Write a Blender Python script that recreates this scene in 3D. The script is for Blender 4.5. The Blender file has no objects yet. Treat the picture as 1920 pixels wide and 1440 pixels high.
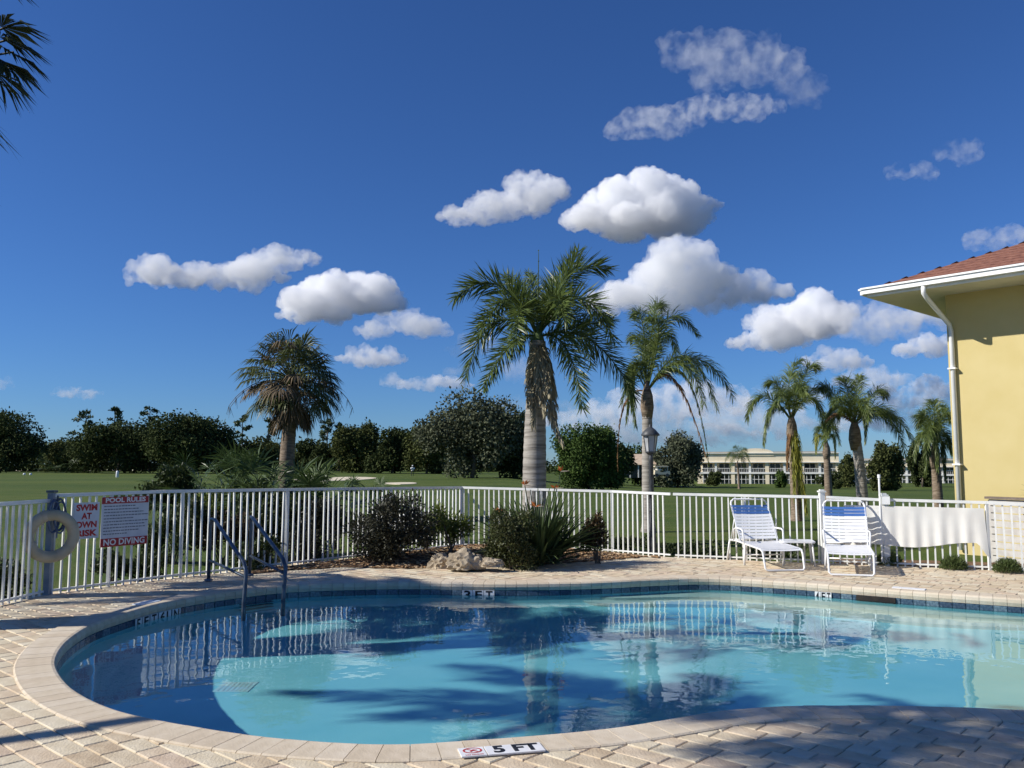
import bpy, bmesh, math, random
import numpy as np
from mathutils import Vector, Matrix, noise as mnoise
from mathutils.geometry import delaunay_2d_cdt

SC = bpy.context.scene
COL = SC.collection
rnd = random.Random(7)
nr = np.random.default_rng(7)
R = math.radians

# ------------------------------------------------------------------ camera
CAM_H = 1.65
PITCH = math.atan(152 / 1600)
cam = bpy.data.cameras.new('camera')
cam.lens = 30.0; cam.sensor_width = 36.0
cam.clip_start = 0.05; cam.clip_end = 8000
cam_o = bpy.data.objects.new('camera', cam); COL.objects.link(cam_o)
cam_o.location = (0, 0, CAM_H); cam_o.rotation_euler = (math.pi / 2 + PITCH, 0, 0)
SC.camera = cam_o

# ------------------------------------------------------------------ light
SUN_AZ, SUN_EL = R(260), R(34)
TO_SUN = Vector((math.sin(SUN_AZ) * math.cos(SUN_EL), math.cos(SUN_AZ) * math.cos(SUN_EL), math.sin(SUN_EL)))
sun = bpy.data.lights.new('sun', 'SUN'); sun.energy = 5.0; sun.angle = R(0.53); sun.color = (1.0, .955, .88)
sun_o = bpy.data.objects.new('sun', sun); COL.objects.link(sun_o)
sun_o.rotation_euler = (-TO_SUN).to_track_quat('-Z', 'Y').to_euler(); sun_o.location = (-20, -20, 30)
sun.cycles.is_caustics_light = True

SC.render.engine = 'CYCLES'
SC.cycles.use_denoising = True
SC.cycles.max_bounces = 24; SC.cycles.volume_bounces = 22; SC.cycles.diffuse_bounces = 4; SC.cycles.glossy_bounces = 4; SC.cycles.transmission_bounces = 8; SC.cycles.transparent_max_bounces = 12
SC.cycles.caustics_reflective = False; SC.cycles.caustics_refractive = True
SC.cycles.sample_clamp_indirect = 6.0
SC.view_settings.view_transform = 'Standard'; SC.view_settings.look = 'None'
SC.view_settings.exposure = 0.25; SC.view_settings.gamma = 1.0; SC.view_settings.use_curve_mapping = False


def ray(px, py):
    a = (px - 960) / 1600; b = (720 - py) / 1600
    return Vector((a, math.cos(PITCH) - b * math.sin(PITCH), math.sin(PITCH) + b * math.cos(PITCH)))


def G(px, py, z=0.0):
    """survey: where the line of sight to a point of the photograph meets the level z"""
    d = ray(px, py); t = (z - CAM_H) / d.z
    return Vector((d.x * t, d.y * t, z))


def P(px, py, Y):
    """survey: the point of a line of sight at depth Y"""
    d = ray(px, py); t = Y / d.y
    return Vector((d.x * t, Y, CAM_H + d.z * t))


# ------------------------------------------------------------------ sky with clouds (world)
world = bpy.data.worlds.new('World'); SC.world = world; world.use_nodes = True
wn = world.node_tree; wn.nodes.clear()


def N(nt, t, **kw):
    n = nt.nodes.new(t)
    for k, v in kw.items(): setattr(n, k, v)
    return n


def mth(nt, op, a, b=None, c=None):
    n = nt.nodes.new('ShaderNodeMath'); n.operation = op
    for i, v in enumerate((a, b, c)):
        if v is None: continue
        if isinstance(v, (int, float)): n.inputs[i].default_value = v
        else: nt.links.new(v, n.inputs[i])
    return n.outputs[0]


def build_world():
    nt = wn
    out = N(nt, 'ShaderNodeOutputWorld'); bg = N(nt, 'ShaderNodeBackground')
    sk = N(nt, 'ShaderNodeTexSky', sky_type='NISHITA', sun_disc=False)
    sk.sun_elevation = SUN_EL; sk.sun_rotation = SUN_AZ
    sk.altitude = 0; sk.air_density = 1.0; sk.dust_density = 0.0; sk.ozone_density = 6.0
    hs = N(nt, 'ShaderNodeMix', data_type='RGBA', blend_type='MULTIPLY'); hs.inputs[0].default_value = 1.0; hs.inputs[7].default_value = (.43, .655, 1.0, 1)   # the camera's cool white balance
    nt.links.new(sk.outputs[0], hs.inputs[6])
    nt.links.new(hs.outputs[2], bg.inputs[0]); bg.inputs[1].default_value = .084
    nt.links.new(bg.outputs[0], out.inputs[0])


build_world()

# ------------------------------------------------------------------ materials
MATS = {}


def mat(name, c1, c2=None, scale=8.0, rough=.8, bump=0.0, detail=4, metal=0.0, transl=0.0, island=0.0, spec=.3, stretch=None, bscale=None, contrast=(.35, .65), coat=0):
    """procedural material: two colours broken up by noise in object space, with fine relief"""
    if name in MATS: return MATS[name]
    m = bpy.data.materials.new(name); m.use_nodes = True; nt = m.node_tree
    b = nt.nodes['Principled BSDF']; MATS[name] = m
    b.inputs['Roughness'].default_value = rough; b.inputs['Metallic'].default_value = metal
    b.inputs['Specular IOR Level'].default_value = spec
    if coat: b.inputs['Coat Weight'].default_value = coat
    if c2 is None: c2 = tuple(min(1, v * 1.25) for v in c1); c1 = tuple(v * .8 for v in c1)
    tc = N(nt, 'ShaderNodeTexCoord'); vec = tc.outputs['Object']
    if stretch:
        mp = N(nt, 'ShaderNodeMapping'); mp.inputs['Scale'].default_value = stretch
        nt.links.new(vec, mp.inputs[0]); vec = mp.outputs[0]
    n = N(nt, 'ShaderNodeTexNoise'); n.inputs['Scale'].default_value = scale; n.inputs['Detail'].default_value = detail
    nt.links.new(vec, n.inputs['Vector'])
    mr = N(nt, 'ShaderNodeMapRange'); mr.inputs[1].default_value = contrast[0]; mr.inputs[2].default_value = contrast[1]
    nt.links.new(n.outputs['Fac'], mr.inputs[0]); fac = mr.outputs[0]
    if island:
        ge = N(nt, 'ShaderNodeNewGeometry')
        fac = mth(nt, 'ADD', mth(nt, 'MULTIPLY', fac, 1 - island), mth(nt, 'MULTIPLY', ge.outputs['Random Per Island'], island))
    mx = N(nt, 'ShaderNodeMix', data_type='RGBA'); nt.links.new(fac, mx.inputs[0])
    mx.inputs[6].default_value = (*c1, 1); mx.inputs[7].default_value = (*c2, 1)
    nt.links.new(mx.outputs[2], b.inputs['Base Color'])
    if bump:
        n2 = N(nt, 'ShaderNodeTexNoise'); n2.inputs['Scale'].default_value = bscale or scale * 4; n2.inputs['Detail'].default_value = 5
        nt.links.new(vec, n2.inputs['Vector'])
        bp = N(nt, 'ShaderNodeBump'); bp.inputs['Strength'].default_value = bump; bp.inputs['Distance'].default_value = .02
        nt.links.new(n2.outputs['Fac'], bp.inputs['Height']); nt.links.new(bp.outputs[0], b.inputs['Normal'])
    if transl:
        o = nt.nodes['Material Output']; t = N(nt, 'ShaderNodeBsdfTranslucent'); ms = N(nt, 'ShaderNodeMixShader')
        ms.inputs[0].default_value = transl
        nt.links.new(mx.outputs[2], t.inputs[0]); nt.links.new(b.outputs[0], ms.inputs[1]); nt.links.new(t.outputs[0], ms.inputs[2])
        nt.links.new(ms.outputs[0], o.inputs[0])
    return m


def leafm(name, dark, light, transl=.22, rough=.5, island=.6, scale=1.2, spec=.3):
    return mat(name, dark, light, scale=scale, rough=rough, transl=transl, island=island, spec=spec, contrast=(.3, .7))


# ------------------------------------------------------------------ mesh helpers
class MB:
    def __init__(s): s.v = []; s.f = []; s.m = []

    def add(s, vs, fs, mi=0):
        k = len(s.v); s.v += [tuple(v) for v in vs]; s.f += [tuple(i + k for i in f) for f in fs]; s.m += [mi] * len(fs)

    def box(s, c, d, mi=0, M=None):
        x, y, z = (v / 2 for v in d)
        vs = [Vector((sx * x, sy * y, sz * z)) for sz in (-1, 1) for sy in (-1, 1) for sx in (-1, 1)]
        if M is not None: vs = [M @ v for v in vs]
        c = Vector(c); vs = [v + c for v in vs]
        s.add(vs, [(0, 2, 3, 1), (4, 5, 7, 6), (0, 1, 5, 4), (2, 6, 7, 3), (0, 4, 6, 2), (1, 3, 7, 5)], mi)

    def tube(s, pts, rad, n=8, mi=0, cap=True):
        pts = [Vector(p) for p in pts]
        if not hasattr(rad, '__len__'): rad = [rad] * len(pts)
        k = len(s.v); prev = None
        for i, p in enumerate(pts):
            t = (pts[min(i + 1, len(pts) - 1)] - pts[max(i - 1, 0)]).normalized()
            if prev is None:
                u = t.cross(Vector((0, 0, 1)))
                if u.length < .05: u = t.cross(Vector((0, 1, 0)))
            else: u = prev - t * prev.dot(t)
            u.normalize(); prev = u; w = t.cross(u)
            for j in range(n):
                a = 2 * math.pi * j / n
                s.v.append(tuple(p + (u * math.cos(a) + w * math.sin(a)) * rad[i]))
        for i in range(len(pts) - 1):
            for j in range(n):
                a, b = k + i * n + j, k + i * n + (j + 1) % n
                s.f.append((a, b, b + n, a + n)); s.m.append(mi)
        if cap:
            s.f.append(tuple(k + j for j in reversed(range(n)))); s.m.append(mi)
            s.f.append(tuple(k + (len(pts) - 1) * n + j for j in range(n))); s.m.append(mi)

    def lathe(s, prof, c=(0, 0, 0), n=14, mi=0):
        k = len(s.v); c = Vector(c)
        for r, z in prof:
            for j in range(n):
                a = 2 * math.pi * j / n; s.v.append(tuple(c + Vector((r * math.cos(a), r * math.sin(a), z))))
        for i in range(len(prof) - 1):
            for j in range(n):
                a, b = k + i * n + j, k + i * n + (j + 1) % n
                s.f.append((a, b, b + n, a + n)); s.m.append(mi)

    def mesh(s, name, mats, smooth=False):
        me = bpy.data.meshes.new(name); me.from_pydata(s.v, [], s.f)
        for m in (mats if isinstance(mats, (list, tuple)) else [mats]): me.materials.append(m)
        if len(set(s.m)) > 1: me.polygons.foreach_set('material_index', s.m)
        if smooth: me.polygons.foreach_set('use_smooth', [True] * len(me.polygons))
        me.update(); return me

    def build(s, name, mats, parent=None, smooth=False, **kw):
        return link(name, s.mesh(name, mats, smooth), parent, **kw)


def link(name, me, parent=None, loc=None, rz=None, label=None, cat=None, group=None, kind=None):
    o = bpy.data.objects.new(name, me); COL.objects.link(o)
    if parent is not None: o.parent = parent
    if loc is not None: o.location = loc
    if rz is not None: o.rotation_euler = (0, 0, rz)
    tag(o, label, cat, group, kind); return o


def tag(o, label=None, cat=None, group=None, kind=None):
    if label: o['label'] = label
    if cat: o['category'] = cat
    if group: o['group'] = group
    if kind: o['kind'] = kind
    return o


def thing(name, label, cat, loc=(0, 0, 0), rz=0, group=None):
    o = bpy.data.objects.new(name, None); COL.objects.link(o); o.empty_display_size = .2
    o.location = loc; o.rotation_euler = (0, 0, rz)
    return tag(o, label, cat, group)


def copy_tree(o, parent=None):
    c = o.copy(); COL.objects.link(c)
    if parent is not None: c.parent = parent
    for ch in [x for x in bpy.data.objects if x.parent == o]: copy_tree(ch, c)
    return c


def mesh_np(name, V, F, m, smooth=False):
    """V (n,3); F list of arrays (k,3) / (k,4)"""
    me = bpy.data.meshes.new(name)
    nv = len(V); me.vertices.add(nv); me.vertices.foreach_set('co', np.asarray(V, np.float32).ravel())
    loops = np.concatenate([f.ravel() for f in F]); tot = np.concatenate([np.full(len(f), f.shape[1]) for f in F])
    start = np.concatenate([[0], np.cumsum(tot)[:-1]])
    me.loops.add(len(loops)); me.loops.foreach_set('vertex_index', loops.astype(np.int32))
    me.polygons.add(len(tot)); me.polygons.foreach_set('loop_start', start.astype(np.int32)); me.polygons.foreach_set('loop_total', tot.astype(np.int32))
    if smooth: me.polygons.foreach_set('use_smooth', np.ones(len(tot), bool))
    me.update(calc_edges=True); me.materials.append(m); return me


def unit(a): return a / np.maximum(np.linalg.norm(a, axis=1, keepdims=True), 1e-6)


def leaf_mesh(name, C, D, length, width, m, fold=.25):
    """one diamond leaf (two triangles folded along the midrib) per centre C pointing along D"""
    n = len(C); D = unit(D); S = unit(np.cross(D, nr.normal(size=(n, 3)))); U = np.cross(D, S)
    L = (length * nr.uniform(.7, 1.3, n))[:, None]; W = (width * nr.uniform(.7, 1.3, n))[:, None]
    a = C - D * L * .5; b = C + D * L * .5 ; c = C + S * W * .5 + U * W * fold - D * L * .06; d = C - S * W * .5 + U * W * fold - D * L * .06
    V = np.stack([a, c, b, d], 1).reshape(-1, 3)
    k = np.arange(n) * 4
    F = np.concatenate([np.stack([k, k + 1, k + 2], 1), np.stack([k, k + 2, k + 3], 1)])
    return mesh_np(name, V, [F], m)


def blob_points(blobs, n, shell=.55):
    B = np.array(blobs); w = (B[:, 3] * B[:, 4] * B[:, 5]) ** .7; idx = nr.choice(len(B), n, p=w / w.sum())
    d = unit(nr.normal(size=(n, 3))); r = shell + (1.06 - shell) * nr.random(n) ** .6
    r *= 1 + .17 * nr.normal(size=n)
    return B[idx, :3] + d * r[:, None] * B[idx, 3:6], d


def crown_blobs(W, H, z0, nb, flat=.75, seed=0):
    q = np.random.default_rng(seed); out = []
    for i in range(nb):
        while True:
            p = q.uniform(-1, 1, 3)
            if math.hypot(p[0], p[1]) < math.sqrt(max(0, 1 - max(0, p[2]) ** 2)) * (1 if p[2] > -.5 else .85): break
        s = q.uniform(.19, .38)
        out.append((p[0] * W / 2 * .8, p[1] * W / 2 * .8, z0 + H / 2 + p[2] * H / 2 * .78, s * W / 2, s * W / 2, s * H / 2 * flat + .08 * H))
    return out


def broad_tree(name, label, base, W, H, m, bark, n=3500, leaf=.5, z0=.12, nb=16, seed=0, group=None, cat='tree', shell=.55, limbs=5, trunk=.03):
    t = thing(name, label, cat, base, 0, group)
    bl = crown_blobs(W, H * (1 - z0), H * z0, nb, seed=seed)
    C, D = blob_points(bl, n, shell)
    link('crown', leaf_mesh('crown', C, D * .6 + nr.normal(size=(n, 3)) * .8, leaf, leaf * .7, m), t)
    mb = MB(); top = H * (z0 + .45)
    mb.tube([(0, 0, -.3), (.03 * W, 0, top * .4), (-.02 * W, .02 * W, top)], [H * trunk, H * trunk * .75, H * trunk * .4], 7)
    for i in range(limbs):
        b = bl[(i * 3) % len(bl)]
        mb.tube([(0, 0, top * (.4 + .08 * i)), (b[0] * .5, b[1] * .5, (top * .5 + b[2]) * .5), b[:3]], [H * trunk * .5, H * trunk * .35, H * trunk * .12], 5)
    mb.build('trunk', bark, t, smooth=True)
    return t


def bezier(p0, p1, p2, n):
    return [p0 * (1 - t) ** 2 + p1 * 2 * t * (1 - t) + p2 * t * t for t in (i / (n - 1) for i in range(n))]


def frond_mesh(name, p0, p1, p2, m, nl=60, L=.5, W=.035, droop=.5, plum=.5, start=.12, angle=58, rach=.022, tipf=.45):
    """a feather leaf: tapering rachis with leaflets along both sides"""
    pts = bezier(Vector(p0), Vector(p1), Vector(p2), 22)
    A = np.array(pts); T = np.gradient(A, axis=0); T = unit(T)
    t = np.repeat(np.linspace(start, .985, nl), 2); sd = np.tile([1., -1.], nl); n = len(t)
    t = np.clip(t + nr.uniform(-.006, .006, n), 0, 1)
    x = t * 21; i0 = np.minimum(x.astype(int), 20); fr = (x - i0)[:, None]
    B = A[i0] * (1 - fr) + A[i0 + 1] * fr; Tg = unit(T[i0] * (1 - fr) + T[i0 + 1] * fr)
    S = np.cross(Tg, [0, 0, 1.0]); S = np.where(np.linalg.norm(S, axis=1, keepdims=True) < .15, np.array([[1.0, 0, 0]]), S); S = unit(S)
    U = np.cross(S, Tg)
    roll = nr.normal(size=n) * plum + .12
    side = S * (sd * np.cos(roll))[:, None] + U * np.sin(roll)[:, None]
    ang = np.radians(angle * (1 - .45 * t) + nr.normal(size=n) * 6)
    D = unit(Tg * np.cos(ang)[:, None] + side * np.sin(ang)[:, None])
    Ln = L * np.minimum(1, .45 + (t - start) * 4) * np.where(t > .6, 1 - (t - .6) / .4 * (1 - tipf), 1) * nr.uniform(.82, 1.12, n); Ln = Ln[:, None]
    dn = np.array([[0, 0, -1.0]])
    d1 = unit(D + dn * droop * .35 * nr.uniform(.4, 1.5, n)[:, None]); d2 = unit(D + dn * droop * 1.5 * nr.uniform(.5, 1.5, n)[:, None])
    mid = B + d1 * Ln * .5; tip = mid + d2 * Ln * .5
    wv = unit(np.cross(d1, np.cross(Tg, d1) + nr.normal(size=(n, 3)) * .25)) * W
    V = np.stack([B + wv * .25, B - wv * .25, mid + wv * .5, mid - wv * .5, tip], 1).reshape(-1, 3)
    k = np.arange(n) * 5
    Q = np.stack([k, k + 1, k + 3, k + 2], 1); Tr = np.stack([k + 2, k + 3, k + 4], 1)
    rb = MB(); rb.tube(pts[::2] + [pts[-1]], [rach * (1 - .85 * i / 11) for i in range(12)], 5)
    k0 = len(V); V = np.concatenate([V, np.array(rb.v)])
    rq = np.array([f for f in rb.f if len(f) == 4]) + k0
    return mesh_np(name, V, [np.concatenate([Q, rq]), Tr], m)


def fan_mesh(name, hub, d, m, ns=26, L=.75, W=.05, droop=.6, spread=115, petiole=None, pr=.014):
    """a fan leaf: stalk and folded segments spreading from the hub"""
    d = np.array(Vector(d).normalized()); s = np.cross(d, [0, 0, 1.0]); s = s / max(np.linalg.norm(s), 1e-3); u = np.cross(s, d)
    a = np.radians(np.linspace(-spread, spread, ns) + nr.normal(size=ns) * 2)
    D = unit(d[None] * np.cos(a)[:, None] + s[None] * np.sin(a)[:, None] + u[None] * (.12 * np.abs(np.sin(a)))[:, None])
    n = ns; Ln = (L * (1 - .28 * (np.abs(a) / a.max()) ** 2) * nr.uniform(.85, 1.1, n))[:, None]
    B = np.repeat(np.array(hub)[None], n, 0); dn = np.array([[0, 0, -1.0]])
    mid = B + unit(D + dn * droop * .25) * Ln * .55; tip = mid + unit(D + dn * droop * nr.uniform(.7, 1.6, n)[:, None]) * Ln * .45
    wv = unit(np.cross(D, u[None] + nr.normal(size=(n, 3)) * .35)) * W
    V = np.stack([B, mid + wv * .5, mid - wv * .5, tip], 1).reshape(-1, 3); k = np.arange(n) * 4
    F = np.concatenate([np.stack([k, k + 1, k + 2], 1), np.stack([k + 2, k + 1, k + 3], 1)])
    if petiole is None: return mesh_np(name, V, [F], m)
    rb = MB(); h = Vector(hub); p = Vector(petiole); rb.tube([p, (p + h) / 2 + Vector((0, 0, .08)), h + Vector(d) * .15], [pr * 1.5, pr, pr * .5], 5)
    k0 = len(V); V = np.concatenate([V, np.array(rb.v)]); rq = np.array([f for f in rb.f if len(f) == 4]) + k0
    return mesh_np(name, V, [rq, F], m)


def cdt(outer, inner_pts, holes=()):
    """triangulate a polygon with extra inner points; drop triangles inside the holes"""
    vs = [Vector((p[0], p[1])) for p in outer]; ed = [(i, (i + 1) % len(outer)) for i in range(len(outer))]
    for h in holes:
        k = len(vs); vs += [Vector((p[0], p[1])) for p in h]; ed += [(k + i, k + (i + 1) % len(h)) for i in range(len(h))]
    vs += [Vector((p[0], p[1])) for p in inner_pts]
    ov, _, of, *_r = delaunay_2d_cdt(vs, ed, [], 0, 1e-5)
    fs = []
    for f in of:
        c = sum((ov[i] for i in f), Vector((0, 0))) / len(f)
        if inside(c, outer) and not any(inside(c, h) for h in holes):
            a, b, c2 = (ov[i] for i in f[:3])
            if (b - a).cross(c2 - a) < 0: f = list(reversed(f))
            fs.append(tuple(f))
    return ov, fs


def inside(p, poly):
    x, y = p[0], p[1]; c = False; n = len(poly); j = n - 1
    for i in range(n):
        xi, yi = poly[i][0], poly[i][1]; xj, yj = poly[j][0], poly[j][1]
        if (yi > y) != (yj > y) and x < (xj - xi) * (y - yi) / (yj - yi) + xi: c = not c
        j = i
    return c


def catmull(pts, closed=True, step=.1):
    out = []; n = len(pts)
    for i in range(n if closed else n - 1):
        p = [Vector(pts[(i + k) % n] if closed else pts[max(0, min(n - 1, i + k))]) for k in (-1, 0, 1, 2)]
        m = max(3, int((p[2] - p[1]).length / step))
        for j in range(m):
            t = j / m
            out.append(.5 * (2 * p[1] + (p[2] - p[0]) * t + (2 * p[0] - 5 * p[1] + 4 * p[2] - p[3]) * t * t + (3 * p[1] - p[0] - 3 * p[2] + p[3]) * t ** 3))
    if not closed: out.append(Vector(pts[-1]))
    return out


def resample(poly, n):
    P_ = [Vector(p[:2]) for p in poly] + [Vector(poly[0][:2])]
    L = [0]
    for a, b in zip(P_, P_[1:]): L.append(L[-1] + (b - a).length)
    out = []; k = 0
    for i in range(n):
        s = L[-1] * i / n
        while L[k + 1] < s: k += 1
        out.append(P_[k].lerp(P_[k + 1], (s - L[k]) / (L[k + 1] - L[k])))
    return out, L[-1]


def offset(poly, d):
    """offset a closed counter-clockwise polygon outwards by d"""
    n = len(poly); out = []
    for i in range(n):
        t = (poly[(i + 1) % n] - poly[i - 1]).normalized()
        out.append(poly[i] + Vector((t.y, -t.x)) * d)
    return out


def text_mesh(body, size, m, bold=.0):
    cu = bpy.data.curves.new('lettering', 'FONT'); cu.body = body; cu.size = size; cu.align_x = 'CENTER'; cu.align_y = 'CENTER'
    cu.offset = bold; cu.resolution_u = 3
    o = bpy.data.objects.new('lettering', cu); COL.objects.link(o)
    me = bpy.data.meshes.new_from_object(o); bpy.data.objects.remove(o)
    me.materials.clear(); me.materials.append(m); return me


# ------------------------------------------------------------------ material palette
M_LAWN = None
M_WHITE = mat('white_powder_coat', (.74, .75, .74), (.84, .84, .82), scale=3, rough=.42, spec=.45)
M_BARK = mat('tree_bark', (.09, .07, .05), (.2, .165, .13), scale=5, rough=.95, bump=.6)
M_DARKMETAL = mat('dark_lamp_metal', (.03, .033, .036), (.07, .075, .08), scale=9, rough=.5, spec=.4)
M_STEEL = mat('weathered_steel', (.055, .075, .105), (.12, .15, .19), scale=6, rough=.4, metal=.45)
M_PLASTER = None


def lawn_material():
    m = bpy.data.materials.new('mown_grass'); m.use_nodes = True; nt = m.node_tree; b = nt.nodes['Principled BSDF']
    b.inputs['Roughness'].default_value = .9; b.inputs['Specular IOR Level'].default_value = .15
    tc = N(nt, 'ShaderNodeTexCoord')

    def noise(s, d=4, st=None):
        n = N(nt, 'ShaderNodeTexNoise'); n.inputs['Scale'].default_value = s; n.inputs['Detail'].default_value = d; v = tc.outputs['Object']
        if st:
            mp = N(nt, 'ShaderNodeMapping'); mp.inputs['Scale'].default_value = st; nt.links.new(v, mp.inputs[0]); v = mp.outputs[0]
        nt.links.new(v, n.inputs['Vector']); return n.outputs['Fac']
    big = noise(.05, 5, (.25, 1.6, 1)); mid = noise(.9, 5, (.5, 1, 1)); fine = noise(38, 3)

    def rng(v, lo, hi):
        n = N(nt, 'ShaderNodeMapRange'); n.inputs[1].default_value = lo; n.inputs[2].default_value = hi; nt.links.new(v, n.inputs[0]); return n.outputs[0]
    m1 = N(nt, 'ShaderNodeMix', data_type='RGBA'); nt.links.new(rng(big, .38, .62), m1.inputs[0])
    m1.inputs[6].default_value = (.054, .098, .018, 1); m1.inputs[7].default_value = (.096, .136, .026, 1)
    m2 = N(nt, 'ShaderNodeMix', data_type='RGBA'); nt.links.new(mth(nt, 'MULTIPLY', rng(mid, .4, .75), .5), m2.inputs[0])
    nt.links.new(m1.outputs[2], m2.inputs[6]); m2.inputs[7].default_value = (.15, .15, .05, 1)
    m3 = N(nt, 'ShaderNodeMix', data_type='RGBA', blend_type='MULTIPLY'); m3.inputs[0].default_value = .75
    nt.links.new(m2.outputs[2], m3.inputs[6])
    cr = N(nt, 'ShaderNodeMapRange'); cr.inputs[1].default_value = .3; cr.inputs[2].default_value = .7; cr.inputs[3].default_value = .5; cr.inputs[4].default_value = 1.35
    nt.links.new(fine, cr.inputs[0]); nt.links.new(cr.outputs[0], m3.inputs[7])
    nt.links.new(m3.outputs[2], b.inputs['Base Color'])
    bp = N(nt, 'ShaderNodeBump'); bp.inputs['Strength'].default_value = .8; bp.inputs['Distance'].default_value = .05
    nt.links.new(fine, bp.inputs['Height']); nt.links.new(bp.outputs[0], b.inputs['Normal'])
    return m


def sstep(v, a, b):
    t = max(0, min(1, (v - a) / (b - a))); return t * t * (3 - 2 * t)


def LZ(x, y):
    """height of the golf course lawn"""
    return -.09 - 2.15 * sstep(y, 30, 150) * sstep(x / max(y, 1), -.02, .16) + .06 * math.sin(x * .11) * sstep(y, 30, 60)


# ================================================================== SETTING
# ---- pool outline (inner edge of the coping), counter-clockwise
near = [(105, 1254), (137, 1294), (219, 1333), (344, 1360), (500, 1383), (703, 1397), (875, 1390), (1116, 1370), (1260, 1349), (1346, 1335), (1452, 1326), (1559, 1324), (1700, 1325), (1920, 1333)]
far = [(1920, 1124), (1700, 1109), (1480, 1092), (1310, 1084), (1100, 1092), (935, 1094), (747, 1092), (560, 1097), (455, 1107), (370, 1119), (292, 1134), (233, 1151), (175, 1171), (131, 1198), (108, 1226)]
ctrl = [G(*p) for p in near] + [Vector(p) for p in ((4.7, 5.6, 0), (6.4, 5.3, 0), (8.2, 5.9, 0), (9.2, 7.5, 0), (8.7, 9.3, 0), (7.6, 10.2, 0))] + [G(*p) for p in far]
POOL = [Vector(p[:2]) for p in catmull(ctrl, True, .1)]
POOL, PERIM = resample(POOL, 460)
COPE_W = .30
POOL_OUT = offset(POOL, COPE_W)
WATER_Z = -.158

# ---- fence survey: px, base y, top y
FENCE_PX = [(-160, 1172, 948), (0, 1132, 940), (88, 1115, 926), (303, 1087, 918.5), (600, 1054, 914.5), (865, 1025, 912), (1146, 1036, 919), (1262, 1045.5, 924), (1545, 1056.5, 929.5), (1662, 1061, 934.5), (1856, 1069, 939.5), (2060, 1078, 949)]
FP = [G(x, b) for x, b, t in FENCE_PX]; FH = [P(x, t, g.y).z for (x, b, t), g in zip(FENCE_PX, FP)]
FH[0] = 1.21


def on_fence(px, py, seg, off=0.0):
    a, b = FP[seg], FP[seg + 1]; t = (b - a).normalized(); n = Vector((t.y, -t.x, 0))
    d = ray(px, py); o = Vector((0, 0, CAM_H)); k = (a + n * off - o).dot(n) / d.dot(n)
    return o + d * k, t, n


# ---- ground sheet
# deck outline, world metres
DECK_OUT = [Vector((-9.5, -7.5)), Vector((11.8, -7.5)), Vector((11.8, 11.9)), FP[11].xy + Vector((0, .12)), FP[10].xy + Vector((0, .12)), FP[9].xy + Vector((0, .12)), FP[8].xy + Vector((0, .12)), FP[7].xy + Vector((0.05, .1)), FP[6].xy + Vector((.05, .1)), FP[5].xy + Vector((0, .12)), FP[4].xy + Vector((-.1, .08)), FP[3].xy + Vector((-.1, .08)), FP[2].xy + Vector((-.1, .05)), FP[1].xy + Vector((-.1, 0)), FP[0].xy + Vector((-.1, -.05)), Vector((-9.5, 5.5))]


def build_lawn():
    # lawn with a real opening for the pool deck
    hole = DECK_OUT
    pts = []
    for y in np.concatenate([np.linspace(-280, -12, 9), np.linspace(-8, 40, 33), np.linspace(43, 300, 52), np.linspace(340, 1400, 9)]):
        s = 2.2 if y < 60 else 6
        for x in np.concatenate([np.linspace(-850, -130, 9), np.arange(-110, 150, max(s * 2, 4.1)), np.linspace(170, 850, 9)]): pts.append((x + .013 * y, y))
    pts = [p for p in pts if not inside(p, hole)]
    ov, fs = cdt([(-900, -300), (900, -300), (900, 1500), (-900, 1500)], pts, [hole])
    me = bpy.data.meshes.new('lawn'); me.from_pydata([(v.x, v.y, LZ(v.x, v.y)) for v in ov], [], fs); me.materials.append(lawn_material())
    me.polygons.foreach_set('use_smooth', [True] * len(fs))
    return link('lawn', me, kind='structure')


build_lawn()

# ---- deck base (sand joints) with a hole for the pool
M_SAND = mat('joint_sand', (.42, .36, .28), (.55, .48, .38), scale=30, rough=.95)
ov, fs = cdt(DECK_OUT, [], [offset(POOL, .06)[::4]])
me = bpy.data.meshes.new('pool_deck'); me.from_pydata([(v.x, v.y, -.0095) for v in ov], [], fs); me.materials.append(M_SAND)
deck = link('pool_deck', me, kind='structure')

# ---- pavers
PAV = [((.50, .40, .265), (.62, .52, .365)), ((.58, .49, .34), (.67, .59, .43)), ((.45, .34, .22), (.58, .47, .32)), ((.55, .42, .285), (.64, .52, .37)), ((.38, .27, .165), (.54, .42, .27)), ((.60, .53, .39), (.69, .62, .47)), ((.47, .34, .24), (.60, .47, .345))]
PAV = [(tuple(x * .68 + m_ * .32 for x, m_ in zip(a, (.54, .455, .325))), tuple(x * .68 + m_ * .32 for x, m_ in zip(b, (.62, .53, .40)))) for a, b in PAV]
PAVM = [mat('paver_%s' % 'abcdefg'[i], a, b, scale=7, rough=.85, bump=.35, bscale=60) for i, (a, b) in enumerate(PAV)]
PLEN = (.155, .235, .315); PROW = .155; JOINT = .0075


def paver_verts(L, W):
    x, y, b = L / 2 - JOINT / 2, W / 2 - JOINT / 2, .007
    v = [(sx * x, sy * y, -.05) for sx, sy in ((-1, -1), (1, -1), (1, 1), (-1, 1))] + [(sx * x, sy * y, -.005) for sx, sy in ((-1, -1), (1, -1), (1, 1), (-1, 1))] + [(sx * (x - b), sy * (y - b), 0) for sx, sy in ((-1, -1), (1, -1), (1, 1), (-1, 1))]
    f = [(i, (i + 1) % 4, 4 + (i + 1) % 4, 4 + i) for i in range(4)] + [(4 + i, 4 + (i + 1) % 4, 8 + (i + 1) % 4, 8 + i) for i in range(4)] + [(8, 9, 10, 11)]
    return v, f


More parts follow.
